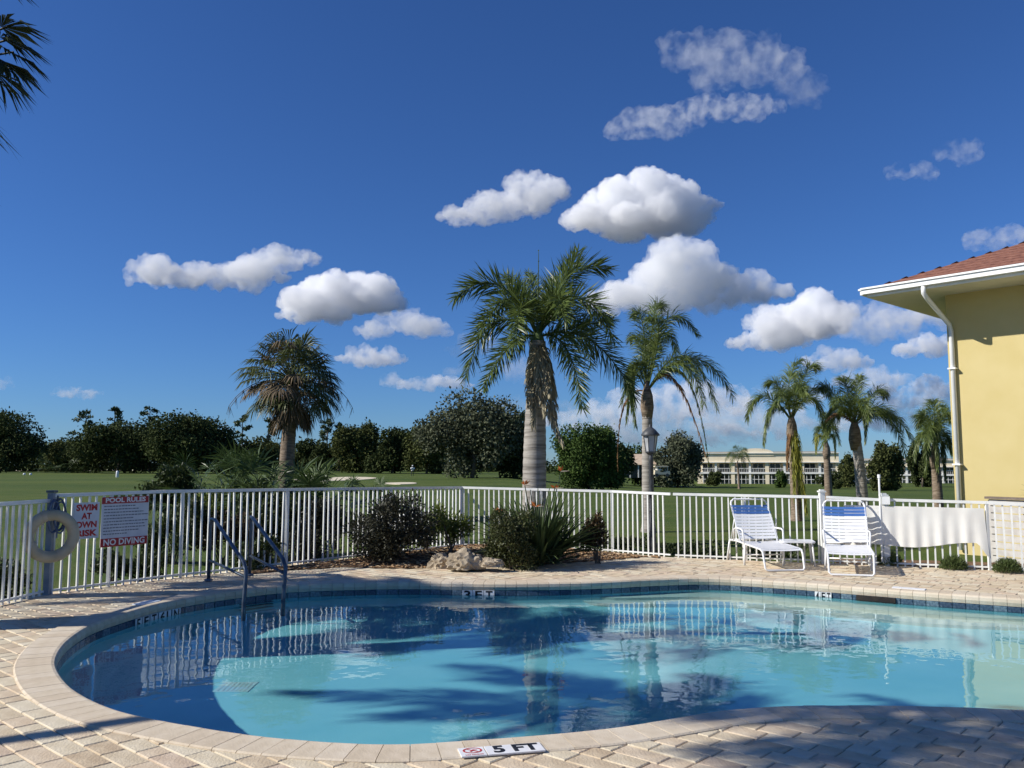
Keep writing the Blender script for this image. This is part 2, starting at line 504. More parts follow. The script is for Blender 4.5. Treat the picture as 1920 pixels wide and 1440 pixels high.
BED_FRONT = [(470, 1076), (540, 1069), (640, 1064), (760, 1066), (880, 1064), (1000, 1060), (1100, 1053), (1180, 1047), (1232, 1043)]
BED = [G(*p).xy for p in BED_FRONT] + [FP[7].xy + Vector((-.25, -.05)), FP[6].xy + Vector((-.02, -.07)), FP[5].xy + Vector((0, -.08)), FP[4].xy + Vector((.06, -.06)), FP[3].xy.lerp(FP[4].xy, .45) + Vector((.06, -.06))]


def build_pavers():
    ca, sa = math.cos(R(-42)), math.sin(R(-42)); items = []
    POUT = POOL_OUT[::3]; PIN = offset(POOL, .16)[::3]
    rows = int(32 / PROW)
    for r in range(-rows // 2, rows // 2):
        u = -17 + rnd.random() * .3
        while u < 17:
            L = rnd.choices(PLEN, (2, 4, 3))[0]; uc = u + L / 2; v = r * PROW; u += L
            x = uc * ca - v * sa; y = 4.5 + uc * sa + v * ca
            if not (-9.4 < x < 11.7 and -3.2 < y < 17.4): continue
            p = Vector((x, y))
            if not inside(p, DECK_OUT) or inside(p, BED): continue
            if y > 4 and inside(p, PIN): continue
            if y > 6 and x < 9:   # keep clear of the deck edge
                q = Vector((x, y + .12))
                if not inside(q, DECK_OUT) and not inside(Vector((x + .05, y)), DECK_OUT): continue
            items.append((x, y, L, rnd.choices(range(7), (5, 5, 3, 4, 2, 4, 3))[0], rnd.uniform(-.0025, .0025), rnd.uniform(-.012, .012)))
    # the largest in view become pieces of their own
    def score(it):
        x, y = it[0], it[1]
        if y < 3.0 or abs(x / y) > .62: return 0
        d = Vector((x, y, -CAM_H)); c = math.cos(PITCH) * y - math.sin(PITCH) * CAM_H * 1
        if inside(Vector((x, y)), POUT): return 0
        pyy = 720 + 1600 * (CAM_H * math.cos(PITCH) + y * math.sin(PITCH)) / max(.1, y * math.cos(PITCH) - CAM_H * math.sin(PITCH))
        if pyy > 1452: return 0
        return it[2] * PROW / d.length ** 3
    sc = sorted(range(len(items)), key=lambda i: -score(items[i])); big = set(i for i in sc[:298] if score(items[i]) > 0)
    shared = {}; mb = MB(); rot = Matrix.Rotation(R(-42), 3, 'Z')
    for i, (x, y, L, mi, dz, da) in enumerate(items):
        v, f = paver_verts(L, PROW)
        if i in big:
            if (L, mi) not in shared:
                q = MB(); q.add(v, f); shared[(L, mi)] = q.mesh('paver', PAVM[mi])
            o = link('paver', shared[(L, mi)], deck, (x, y, dz), R(-42) + da)
        else:
            rr = Matrix.Rotation(da, 3, 'Z') @ rot
            mb.add([rr @ Vector(p) + Vector((x, y, dz)) for p in v], f, mi)
    mb.build('paver_field', PAVM, deck, kind='stuff')


build_pavers()

# ---- coping stones
COPM = [mat('coping_%s' % 'abc'[i], a, b, scale=9, rough=.8, bump=.2, bscale=80) for i, (a, b) in enumerate([((.56, .47, .345), (.64, .55, .42)), ((.59, .50, .375), (.66, .575, .45)), ((.53, .44, .32), (.62, .52, .39))])]
M_GROUT = mat('coping_joint', (.40, .33, .27), (.48, .40, .33), scale=30, rough=.9)
coping = tag(bpy.data.objects.new('pool_coping', None), kind='structure'); COL.objects.link(coping)


def build_coping():
    n = int(PERIM / .152); P0, _ = resample(POOL, n * 6)
    prof = [(.0, -.095), (-.015, -.05), (-.012, -.012), (.006, .006), (.03, .012), (COPE_W - .012, .012), (COPE_W, .004), (COPE_W, -.06)]
    m = len(P0)
    T = [(P0[(i + 1) % m] - P0[i - 1]).normalized() for i in range(m)]
    for k in range(n):
        mb = MB(); mats = rnd.choice(COPM); dz = rnd.uniform(-.001, .0015)
        ring = []
        for s in (0, 3, 6):
            i = (k * 6 + s) % m; p = P0[i]; t = T[i]; nrm = Vector((t.y, -t.x))
            sh = .0022 if s == 0 else (-.0022 if s == 6 else 0)
            ring.append([(p.x + nrm.x * o + t.x * sh, p.y + nrm.y * o + t.y * sh, z + dz) for o, z in prof])
        c = P0[(k * 6 + 3) % m]; q = len(prof)
        vs = [Vector(v) - Vector((c.x, c.y, 0)) for r in ring for v in r]
        f = [(a * q + b, a * q + b + 1, (a + 1) * q + b + 1, (a + 1) * q + b) for a in range(2) for b in range(q - 1)]
        f += [tuple(range(q)), tuple(2 * q + b for b in reversed(range(q)))]
        mb.add(vs, f); me = mb.mesh('coping_stone', mats)
        o = link('coping_stone', me, coping, (c.x, c.y, 0))
    # bed under the stones
    A, B_ = offset(P0, .012), offset(P0, COPE_W - .01)
    mb = MB(); mb.add([(p.x, p.y, -.004) for p in A] + [(p.x, p.y, -.004) for p in B_] + [(p.x, p.y, -.09) for p in A], [(i, m + i, m + (i + 1) % m, (i + 1) % m) for i in range(m)] + [(i, (i + 1) % m, 2 * m + (i + 1) % m, 2 * m + i) for i in range(m)])
    mb.build('mortar_bed', M_GROUT, coping)


build_coping()


# ---- pool shell
def depth(x, y):
    d = 1.06 - .18 * sstep(x, -2.2, 4.2)
    return d


M_PLASTER = mat('pool_plaster', (.25, .68, .76), (.35, .78, .84), scale=1.4, detail=7, rough=.75, bump=.15, bscale=70, contrast=(.25, .75))
POOL_C, _ = resample(POOL, 230)


def build_basin():
    rings = []
    prof = [(.03, -.08), (.012, -.24), (.012, None), (-.06, 'c1'), (-.2, 'c2'), (-.38, 'f')]
    for off_, z in prof:
        pl = offset(POOL_C, off_); r = []
        for p in pl:
            d = depth(p.x, p.y)
            zz = z if isinstance(z, float) else {None: -d + .38, 'c1': -d + .18, 'c2': -d + .05, 'f': -d}[z]
            r.append((p.x, p.y, zz))
        rings.append(r)
    mb = MB(); n = len(POOL_C)
    for a, b in zip(rings, rings[1:]):
        mb.add(a + b, [(i, n + i, n + (i + 1) % n, (i + 1) % n) for i in range(n)])
    inner = [Vector(p[:2]) for p in rings[-1]]
    pts = [(x, y) for x in np.arange(-4, 9, .35) for y in np.arange(5, 13, .35) if inside((x, y), offset(POOL_C, -.6))]
    ov, fs = cdt(inner, pts)
    mb.add([(v.x, v.y, -depth(v.x, v.y)) for v in ov], fs)
    o = mb.build('pool_basin', M_PLASTER, kind='structure', smooth=True)
    return o


basin = build_basin()
# entry steps along the far right side
M_STEP = mat('step_plaster', (.52, .66, .62), (.62, .75, .70), scale=4, rough=.75)


def shelf(name, pts, z, zb):
    mb = MB(); n = len(pts)
    mb.add([(p.x, p.y, z) for p in pts] + [(p.x, p.y, zb) for p in pts], [tuple(range(n))] + [(i, n + i, n + (i + 1) % n, (i + 1) % n) for i in range(n)])
    o = mb.build(name, M_STEP, basin); return o


def arc_far(w, x0, x1):
    idx = [i for i, p in enumerate(POOL_C) if p.y > 9 and x0 < p.x < x1]
    a = [POOL_C[i] for i in idx]; k = len(a)
    inn = offset(POOL_C, -w)
    b = []
    for j, i in enumerate(idx):
        e = min(1, 4 * min(j + .0, k - 1 - j) / k); e = math.sqrt(e)
        b.append(POOL_C[i].lerp(inn[i], e))
    return [Vector(p) for p in a] + [Vector(p) for p in reversed(b)][1:-1]


shelf('entry_step', arc_far(.42, 1.2, 6.6), -.46, -1.2)
shelf('entry_step', arc_far(.84, .9, 7.0), -.68, -1.2)
# steps under the hand rails
M_RUNG = mat('dark_step_tile', (.02, .05, .08), (.05, .1, .14), rough=.4)
for k in range(4):
    i_ = min(range(len(POOL_C)), key=lambda j: abs(POOL_C[j].x - (496 - 960) / 1600 * POOL_C[j].y) + (100 if POOL_C[j].y < 8.5 else 0)); c = POOL_C[i_]; t_ = (POOL_C[(i_ + 1) % 230] - POOL_C[i_ - 1]).normalized(); c = c + Vector((-t_.y, t_.x)) * .03
    mb = MB(); mb.box((c.x, c.y, -.30 - .2 * k), (.46, .1, .05), 0, Matrix.Rotation(math.atan2(t_.y, t_.x), 3, 'Z')); mb.build('wall_step', M_RUNG, basin)
# main drain
M_DRAIN = mat('drain_white', (.46, .74, .77), (.54, .8, .82), rough=.5)
gd_ = Vector((-2.55, 8.1))
mb = MB(); mb.box((gd_.x, gd_.y, -depth(*gd_) + .006), (.32, .32, .012)); dr = mb.build('main_drain', M_DRAIN, basin)
mb = MB()
for i in range(7): mb.box((gd_.x - .12 + .04 * i, gd_.y, -depth(*gd_) + .0145), (.014, .26, .005))
mb.build('grate', mat('drain_grate', (.5, .66, .68), (.58, .72, .74)), dr)

# waterline tiles
TILM = [mat('tile_%s' % 'abcd'[i], a, b, scale=40, rough=.2, spec=.5, contrast=(.3, .7)) for i, (a, b) in enumerate([((.022, .045, .08), (.09, .14, .19)), ((.035, .065, .10), (.14, .2, .25)), ((.018, .034, .065), (.075, .11, .155)), ((.05, .09, .13), (.19, .26, .30))])]
M_TGROUT = mat('tile_grout', (.36, .42, .46), (.46, .52, .55), scale=20, rough=.9)
SKIMMER = (G(1675, 1120).x, G(1742, 1128).x)


def build_tiles():
    n = int(PERIM / .152); P0, _ = resample(POOL, n)
    share = {}
    for i, m_ in enumerate(TILM):
        q = MB(); x, z, b = .0735, .0735, .005
        v = [(-x, 0, -z), (x, 0, -z), (x, 0, z), (-x, 0, z), (-x + b, .008, -z + b), (x - b, .008, -z + b), (x - b, .008, z - b), (-x + b, .008, z - b)]
        q.add(v, [(0, 4, 5, 1), (1, 5, 6, 2), (2, 6, 7, 3), (3, 7, 4, 0), (7, 6, 5, 4)]); share[i] = q.mesh('tile', m_)
    for k in range(n):
        p = (P0[k] + P0[(k + 1) % n]) / 2; t = (P0[(k + 1) % n] - P0[k]).normalized()
        nrm = Vector((t.y, -t.x)); q = p + nrm * .006
        o = link('tile', share[rnd.choices(range(4), (4, 4, 3, 2))[0]], basin, (q.x, q.y, -.172))
        o.rotation_euler = (0, 0, math.atan2(t.y, t.x))
    # grout backing is the shell itself; a dark mouth for the skimmer
    a, b = G(1675, 1120), G(1742, 1128)
    idx = [i for i, p in enumerate(POOL_C) if SKIMMER[0] < p.x < SKIMMER[1] and p.y > 9]
    c = POOL_C[idx[len(idx) // 2]]; t = (POOL_C[idx[-1]] - POOL_C[idx[0]]).normalized()
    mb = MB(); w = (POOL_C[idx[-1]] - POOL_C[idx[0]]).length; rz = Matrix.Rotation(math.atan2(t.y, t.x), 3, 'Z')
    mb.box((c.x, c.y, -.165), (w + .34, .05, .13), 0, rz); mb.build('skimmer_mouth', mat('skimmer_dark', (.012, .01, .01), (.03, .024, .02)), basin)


build_tiles()

# ---- water
def water_material():
    m = bpy.data.materials.new('pool_water'); m.use_nodes = True; nt = m.node_tree; nt.nodes.clear()
    o = N(nt, 'ShaderNodeOutputMaterial'); g = N(nt, 'ShaderNodeBsdfGlass'); g.inputs['IOR'].default_value = 1.333; g.inputs['Roughness'].default_value = 0
    g.inputs['Color'].default_value = (.86, .98, .99, 1)
    tc = N(nt, 'ShaderNodeTexCoord'); n1 = N(nt, 'ShaderNodeTexNoise'); n1.inputs['Scale'].default_value = 2.4; n1.inputs['Detail'].default_value = 2
    nt.links.new(tc.outputs['Object'], n1.inputs['Vector'])
    n2 = N(nt, 'ShaderNodeTexNoise'); n2.inputs['Scale'].default_value = 9; n2.inputs['Detail'].default_value = 1; nt.links.new(tc.outputs['Object'], n2.inputs['Vector'])
    s = mth(nt, 'ADD', n1.outputs['Fac'], mth(nt, 'MULTIPLY', n2.outputs['Fac'], .16))
    bp = N(nt, 'ShaderNodeBump'); bp.inputs['Strength'].default_value = .35; bp.inputs['Distance'].default_value = .012
    nt.links.new(s, bp.inputs['Height']); nt.links.new(bp.outputs[0], g.inputs['Normal'])
    nt.links.new(g.outputs[0], o.inputs[0]); return m


wp = offset(POOL_C, .004)
me = bpy.data.meshes.new('pool_water'); me.from_pydata([(p.x, p.y, WATER_Z) for p in wp], [], [tuple(range(len(wp)))]); me.materials.append(water_material()); me.polygons.foreach_set('use_smooth', [True])
water = link('pool_water', me, kind='structure')
water.cycles.is_caustics_caster = True
for o in [basin] + [c for c in bpy.data.objects if c.parent == basin or (c.parent and c.parent.parent == basin)]: o.cycles.is_caustics_receiver = True

# ================================================================== CLOUDS (real scattering volumes, far behind everything)
CLOUD_D = 2400.0


def cloud_mat(name, dens):
    m = bpy.data.materials.new(name); m.use_nodes = True; nt = m.node_tree; nt.nodes.clear()
    o = N(nt, 'ShaderNodeOutputMaterial'); v = N(nt, 'ShaderNodeVolumeScatter'); v.inputs['Color'].default_value = (.992, .994, .997, 1)
    v.inputs['Density'].default_value = dens; v.inputs['Anisotropy'].default_value = .0
    # torn, uneven vapour: holes in the thin clouds, ragged rims on the thick ones
    sc_, lo, hi, f = {'cloud_thick': (.026, .30, .56, 1.7), 'cloud_medium': (.024, .33, .58, 1.8), 'cloud_thin': (.022, .39, .66, 2.4), 'cloud_veil': (.022, .41, .70, 1.9)}[name]
    tc = N(nt, 'ShaderNodeTexCoord'); n1 = N(nt, 'ShaderNodeTexNoise'); n1.inputs['Scale'].default_value = sc_; n1.inputs['Detail'].default_value = 4; n1.inputs['Roughness'].default_value = .62
    nt.links.new(tc.outputs['Object'], n1.inputs['Vector']); mr = N(nt, 'ShaderNodeMapRange', interpolation_type='SMOOTHSTEP'); mr.inputs[1].default_value = lo; mr.inputs[2].default_value = hi; mr.inputs[3].default_value = 0; mr.inputs[4].default_value = dens * f
    nt.links.new(n1.outputs['Fac'], mr.inputs[0]); nt.links.new(mr.outputs[0], v.inputs['Density'])
    nt.links.new(v.outputs[0], o.inputs['Volume']); return m


CM = {k: cloud_mat('cloud_' + k, d) for k, d in (('thick', .017), ('medium', .0115), ('thin', .007), ('veil', .0042))}
ctex = bpy.data.textures.new('billow', 'CLOUDS'); ctex.noise_scale = 60; ctex.noise_depth = 5
ctex2 = bpy.data.textures.new('fray', 'CLOUDS'); ctex2.noise_scale = 15; ctex2.noise_depth = 5


CLOUD_N = [0]


def cloud(label, ells, kind):
    q = random.Random(len(label) * 31 + len(ells)); CLOUD_N[0] += 1; D_c = CLOUD_D * (1, 1.45, .8, 1.22, .9, 1.6, 1.1)[CLOUD_N[0] % 7]; k = D_c / 1600   # at different distances, so that they do not shade each other
    cx = sum(e[0] for e in ells) / len(ells); cy = sum(e[1] for e in ells) / len(ells)
    o0 = P(cx, cy, D_c); bm = bmesh.new()
    for (px, py, hw, hh, tilt) in ells:
        hw *= 1.16; hh *= 1.2
        hw *= 1.12; hh *= 1.25 if kind in ('thin', 'veil') else 1.06
        n = max(6, int(13 * hw / hh)); ca, sa = math.cos(R(tilt)), math.sin(R(tilt))
        for i in range(n):
            u = -1 + 2 * (i + .5) / n + q.uniform(-.12, .12); e = math.sqrt(max(.04, 1 - u * u))
            r = hh * q.uniform(.30, .66) * (.5 + .5 * e)
            dx = u * (hw - r * .6); dy = q.uniform(-.45, 1.0) * max(0, hh * e - r)
            c = P(px + dx * ca + dy * sa, py - dy * ca - dx * sa, D_c) - o0
            c.y += q.uniform(-.6, .6) * hh * k
            M_ = Matrix.Translation(c) @ Matrix.Diagonal((r * k * q.uniform(1, 1.35), r * k * 1.15, r * k * q.uniform(.75, 1.0), 1))
            bmesh.ops.create_icosphere(bm, subdivisions=2, radius=1.0, matrix=M_)
    me = bpy.data.meshes.new('cloud'); bm.to_mesh(me); bm.free(); me.materials.append(CM[kind])
    o = link('cloud', me, None, o0, label=label, cat='cloud', group='fair weather clouds')
    vs_ = max(2.4, min(e[3] for e in ells) * k * .065)
    rm = o.modifiers.new('union', 'REMESH'); rm.mode = 'VOXEL'; rm.voxel_size = vs_ * 1.3
    d = o.modifiers.new('billow', 'DISPLACE'); d.texture = ctex; d.strength = 34 if kind in ('thick', 'medium') else 44; d.mid_level = .55; d.texture_coords = 'GLOBAL'
    d = o.modifiers.new('fray', 'DISPLACE'); d.texture = ctex2; d.strength = 24; d.mid_level = .5; d.texture_coords = 'GLOBAL'
    rm = o.modifiers.new('close', 'REMESH'); rm.mode = 'VOXEL'; rm.voxel_size = vs_
    return o


cloud('large white cumulus cloud above the two royal and queen palms', [(1190, 410, 100, 62, 0), (1215, 378, 86, 54, 0), (1295, 395, 48, 24, 8)], 'thick')
cloud('tall heaped white cloud right behind the top of the queen palm', [(1275, 520, 78, 60, 0), (1290, 552, 135, 42, 0), (1200, 565, 85, 36, 0), (1395, 540, 46, 36, 0)], 'thick')
cloud('ragged white cloud between the queen palm and the yellow building', [(1490, 612, 76, 50, 0), (1530, 592, 46, 48, 0), (1440, 642, 60, 22, 0)], 'thick')
cloud('greyish flat cloud just under the left corner of the eave', [(1680, 600, 110, 38, 0), (1650, 618, 66, 28, 0)], 'thin')
cloud('small cloud touching the white downspout', [(1735, 655, 50, 26, 0)], 'medium')
cloud('rounded small cloud above the twin queen palms', [(1565, 680, 52, 28, 0)], 'medium')
cloud('faint low cloud right of the twin queen palms', [(1640, 715, 58, 24, 0)], 'thin')
cloud('domed white cloud above the fan palm', [(640, 565, 88, 50, 0), (680, 552, 54, 42, 0), (590, 592, 56, 24, 0)], 'thick')
cloud('soft white cloud between the fan palm and royal palm', [(760, 620, 72, 34, 0)], 'medium')
cloud('small puff right of the fan palm crown', [(697, 671, 52, 25, 0)], 'medium')
cloud('long white cloud with curled left end', [(400, 525, 115, 30, 0), (482, 503, 68, 36, 14), (288, 506, 32, 32, 0)], 'thick')
cloud('tiny torn scrap right of the long white cloud', [(570, 487, 28, 16, 0)], 'thin')
cloud('low flat cloud left of the royal palm trunk', [(815, 722, 55, 17, 0)], 'medium')
cloud('smallest puff left of the royal palm', [(733, 718, 20, 14, 0)], 'thin')
cloud('little flat cloud low over the pines', [(140, 738, 38, 10, 0)], 'thin')
cloud('cloud scrap cut by the left edge', [(4, 722, 20, 12, 0)], 'thin')
cloud('wedge shaped translucent cloud over the royal palm', [(950, 388, 85, 42, 12), (1005, 355, 46, 40, 0), (890, 408, 52, 20, 0)], 'medium')
cloud('broad wispy cloud high in the sky', [(1345, 120, 80, 52, -20), (1478, 145, 66, 36, -25), (1400, 105, 56, 34, 0)], 'veil')
cloud('slanting wispy cloud below the highest wisp', [(1225, 230, 70, 32, 6), (1350, 212, 88, 30, 5)], 'veil')
cloud('faint round wisp high on the right', [(1715, 325, 42, 18, 0)], 'veil')
cloud('faint upright wisp highest on the right', [(1795, 290, 36, 24, 0)], 'veil')
cloud('thin cloud just above the red roof', [(1885, 450, 62, 28, 0)], 'veil')
cloud('hazy cloud bank seen between the royal palm fronds', [(940, 695, 80, 26, 0), (890, 650, 50, 22, 0), (1000, 770, 90, 26, 0)], 'veil')
cloud('hazy low cloud behind the queen palm trunk', [(1270, 760, 120, 40, 0), (1150, 790, 100, 30, 0), (1290, 820, 130, 24, 0)], 'thin')
cloud('hazy low cloud over the far apartments', [(1430, 795, 120, 30, 0), (1480, 740, 60, 22, 0)], 'thin')
cloud('hazy low cloud beside the yellow building', [(1710, 745, 70, 34, 0), (1650, 790, 80, 24, 0)], 'thin')
# the same broken cumulus goes on outside the frame
for lab, az_, el_, w_, h_ in (('cumulus cloud far out to the left', -62, 14, 130, 50), ('cumulus cloud out to the right', 58, 16, 120, 46), ('cumulus cloud high overhead', 14, 50, 120, 50), ('cumulus cloud behind the viewer', 150, 22, 130, 50), ('cumulus cloud far to the right', 100, 13, 130, 44), ('small cumulus far to the left', -105, 20, 90, 40)):
    c_ = cloud(lab, [(960, 720, w_, h_, 0), (960 + w_ * .3, 700, w_ * .5, h_ * .7, 0)], 'thick')
    a_, e_ = R(az_), R(el_); c_.location = Vector((math.sin(a_) * math.cos(e_), math.cos(a_) * math.cos(e_), math.sin(e_))) * CLOUD_D; c_.rotation_euler = (0, 0, -a_)

# ================================================================== GOLF COURSE
M_BUNK = mat('bunker_sand', (.58, .5, .36), (.7, .62, .47), scale=2, rough=.95)


def bunker(px, py, wpx, hpx, seed):
    g0 = G(px, py, -.1); c = Vector((g0.x, g0.y)); rx = wpx / 1600 * g0.y; ya = G(px, py - hpx, -.1).y; yb = G(px, py + hpx, -.1).y; q = random.Random(seed)
    pts = []
    for i in range(28):
        a = 2 * math.pi * i / 28; k = 1 + .18 * math.sin(2 * a + seed) + .1 * math.sin(3 * a + 2 * seed)
        x = c.x + rx * math.cos(a) * k; y = (ya + yb) / 2 + (ya - yb) / 2 * math.sin(a) * k; pts.append((x, y, LZ(x, y) + .05))
    mb = MB(); n = len(pts); mb.add(pts + [(x, y, z - .3) for x, y, z in pts], [tuple(range(n))] + [(i, i + n, (i + 1) % n + n, (i + 1) % n) for i in range(n)])
    mb.build('sand_bunker', M_BUNK, kind='structure')


bunker(612, 899, 58, 5, 1); bunker(748, 906, 30, 2, 2)
bunker(140, 882, 130, 1.2, 3)

# ---- far trees
L_OAK = leafm('oak_leaves', (.020, .030, .012), (.095, .118, .042), scale=.16, transl=.12, rough=.9, spec=.08)
L_OAK2 = leafm('warm_oak_leaves', (.030, .040, .015), (.125, .140, .046), scale=.16, transl=.12, rough=.9, spec=.08)
L_GREY = leafm('grey_green_leaves', (.042, .052, .032), (.165, .180, .110), scale=.2, transl=.14, rough=.9, spec=.08)
L_ROUND = leafm('bright_green_leaves', (.024, .048, .012), (.105, .160, .038), scale=.4, transl=.15, rough=.8, spec=.12)
L_PINE = leafm('pine_needles', (.025, .045, .016), (.085, .125, .045), scale=.4, transl=.1)


def T(px, Y):
    x = (px - 960) / 1600 * Y; return Vector((x, Y, LZ(x, Y)))


def far_tree(name, label, px, top, wpx, Y, m, n=4200, leaf=.95, nb=18, group=None, z0=.02, seed=None):
    n = int(n * 2.2); leaf *= .62; wpx *= 1.12; nb = int(nb * 1.5)
    b = T(px, Y); H = P(px, top, Y).z - b.z; W = wpx / 1600 * Y
    return broad_tree(name, label, b, W, H * 1.04, m, M_BARK, n=n, leaf=leaf, nb=nb, z0=z0, seed=seed if seed is not None else int(px), group=group, trunk=.028)


GF = 'trees along the far side of the course'
far_tree('oak_tree', 'dark oak at the left edge of the course', 2, 780, 165, 190, L_OAK, 6500, group=GF, nb=26)
far_tree('oak_tree', 'small dark rounded tree right of the leftmost oak', 112, 826, 62, 215, L_OAK2, 2200, group=GF)
far_tree('oak_tree', 'wide dark oak under the two leftmost pines', 222, 790, 150, 185, L_OAK, 6500, group=GF, nb=26)
far_tree('oak_tree', 'low dark tree left of the wide oak under the pines', 158, 826, 80, 190, L_OAK2, 2600, group=GF)
far_tree('oak_tree', 'tallest dark oak left of the fan palm', 352, 774, 150, 178, L_OAK, 7500, group=GF, nb=28)
far_tree('oak_tree', 'dark tree low on the right side of the tallest left oak', 420, 806, 80, 185, L_OAK, 3000, group=GF)
far_tree('oak_tree', 'low dark tree behind the palmetto clump', 490, 822, 90, 190, L_OAK2, 3000, group=GF)
far_tree('oak_tree', 'dark tree just right of the fan palm trunk', 590, 826, 80, 190, L_OAK, 3200, group=GF)
far_tree('oak_tree', 'rounded dark tree rising over the sand bunker', 668, 794, 90, 185, L_OAK2, 4500, group=GF)
far_tree('oak_tree', 'dark tree between the bunker tree and the great grey oak', 735, 803, 95, 180, L_OAK, 4500, group=GF)
far_tree('oak_tree', 'dark tree tucked behind the left side of the great grey oak', 800, 800, 90, 175, L_OAK2, 4200, group=GF)
far_tree('oak_tree', 'great grey green oak left of the royal palm', 885, 738, 176, 118, L_GREY, 8500, .72, nb=30, group=GF, z0=.04, seed=5)
far_tree('oak_tree', 'dark tree between the great oak and the royal palm trunk', 962, 782, 100, 122, L_OAK, 5000, .7, group=GF)
far_tree('round_tree', 'round bright green tree right of the royal palm trunk', 1102, 797, 128, 68, L_ROUND, 9000, .34, nb=26, group=GF, z0=.03, seed=11)
far_tree('oak_tree', 'grey green tree right of the lamp post', 1268, 820, 92, 150, L_GREY, 6000, .75, group=GF, nb=22)
far_tree('oak_tree', 'light green tree half hidden behind the lamp post', 1205, 838, 66, 158, L_ROUND, 2600, .75, group=GF)
far_tree('oak_tree', 'dark rounded tree in front of the apartments by the tall gate post', 1657, 832, 62, 120, L_OAK2, 4500, .6, group=GF)
far_tree('oak_tree', 'dark tree over the right end of the apartments', 1724, 832, 44, 150, L_OAK, 3500, .7, group=GF)
far_tree('oak_tree', 'small dark tree in the gap of the apartment row', 1586, 852, 32, 150, L_OAK2, 2000, .65, group=GF)
far_tree('oak_tree', 'dark tree behind the round green tree', 1155, 835, 60, 120, L_OAK, 2600, .7, group=GF)
far_tree('shrub', 'small dark bush at the left end of the apartments', 1338, 880, 32, 160, L_OAK, 1200, .6, 8, group=GF)
far_tree('shrub', 'small bush in front of the apartment porch', 1462, 876, 24, 150, L_ROUND, 900, .6, 8, group=GF)
far_tree('shrub', 'low hedge bush below the apartment balconies', 1555, 886, 52, 140, L_OAK, 1200, .5, 8, group=GF)


def far_wood():
    bl = []
    q = np.random.default_rng(3)
    for px in np.arange(-140, 1010, 9):
        Y = 235 + q.uniform(-10, 10); b = T(px, Y); h = P(px, 832 + q.uniform(-10, 14), Y).z - b.z
        bl.append((b.x, Y, b.z + h * .45, 3.0, 3.2, h * .58))
    for px in np.arange(1010, 2050, 20):
        Y = 265 + q.uniform(-10, 10); b = T(px, Y); h = P(px, 866 + q.uniform(-7, 7), Y).z - b.z
        bl.append((b.x, Y, b.z + h * .45, 4.5, 4.5, h * .58))
    for px in np.concatenate([np.arange(-1700, -140, 60), np.arange(2050, 3700, 60)]):
        Y = 235.; b = T(px, Y); bl.append((b.x, Y, b.z + 4, 9, 6, 7))
    C, D = blob_points(bl, 70000, .5)
    link('far_woodland', leaf_mesh('far_woodland', C, nr.normal(size=(70000, 3)), 1.0, .7, L_OAK), label='low dark wood in the distance behind the course', kind='stuff')


far_wood()


def pine(px, top, wpx, label, seed):
    Y = 230; b = T(px, Y); H = P(px, top, Y).z - b.z; W = wpx / 1600 * Y; q = random.Random(seed)
    t = thing('pine_tree', label, 'tree', b, 0, 'slender pines above the oaks')
    mb = MB(); lean = q.uniform(-.5, .5)
    mb.tube([(0, 0, 0), (lean * .4, 0, H * .5), (lean, 0, H * .97)], [.28, .2, .08], 6)
    bl = []
    for i in range(11):
        z = H * (1 - .36 * (i / 10) ** 1.1) - .5; a = q.uniform(0, 6.28); r = W * .5 * q.uniform(.15, .85) * (.5 + i / 14); c = (lean + r * math.cos(a), r * math.sin(a), z + q.uniform(-.3, .3))
        bl.append((*c, W * q.uniform(.12, .2), W * .16, W * q.uniform(.07, .11)))
        mb.tube([(lean * .9, 0, z - .6), (c[0] * .6, c[1] * .6, z - .2), c], [.09, .06, .03], 4)
    mb.build('trunk', M_BARK, t)
    C, D = blob_points(bl, 620, .2)
    link('crown', leaf_mesh('crown', C, D + nr.normal(size=(620, 3)) * .7 + [0, 0, .4], .75, .38, L_PINE), t)


pine(163, 768, 46, 'leftmost pine rising above the oaks', 1); pine(212, 761, 40, 'second pine from the left above the wide oak', 2); pine(282, 762, 42, 'pine between the wide oak and tallest left oak', 3)
pine(456, 776, 36, 'pine just left of the fan palm', 4); pine(503, 786, 36, 'pine partly behind the fan palm skirt', 5); pine(613, 784, 46, 'pine right of the fan palm trunk', 6); pine(637, 792, 30, 'shorter pine beside the one right of the fan palm', 8)

# ---- apartments
M_CREAM = mat('cream_stucco', (.80, .68, .48), (.86, .76, .57), scale=.6, rough=.9)
M_TRIM = mat('white_trim', (.74, .73, .68), (.82, .81, .77), scale=1, rough=.7)
M_GLASSD = mat('dark_glass', (.02, .025, .03), (.06, .07, .08), scale=.8, rough=.12, spec=.6)
M_RECESS = mat('porch_wall', (.30, .27, .22), (.40, .36, .29), scale=.7, rough=.9)
M_SCREEN = mat('insect_screen', (.04, .045, .045), (.09, .1, .1), scale=3, rough=.8)


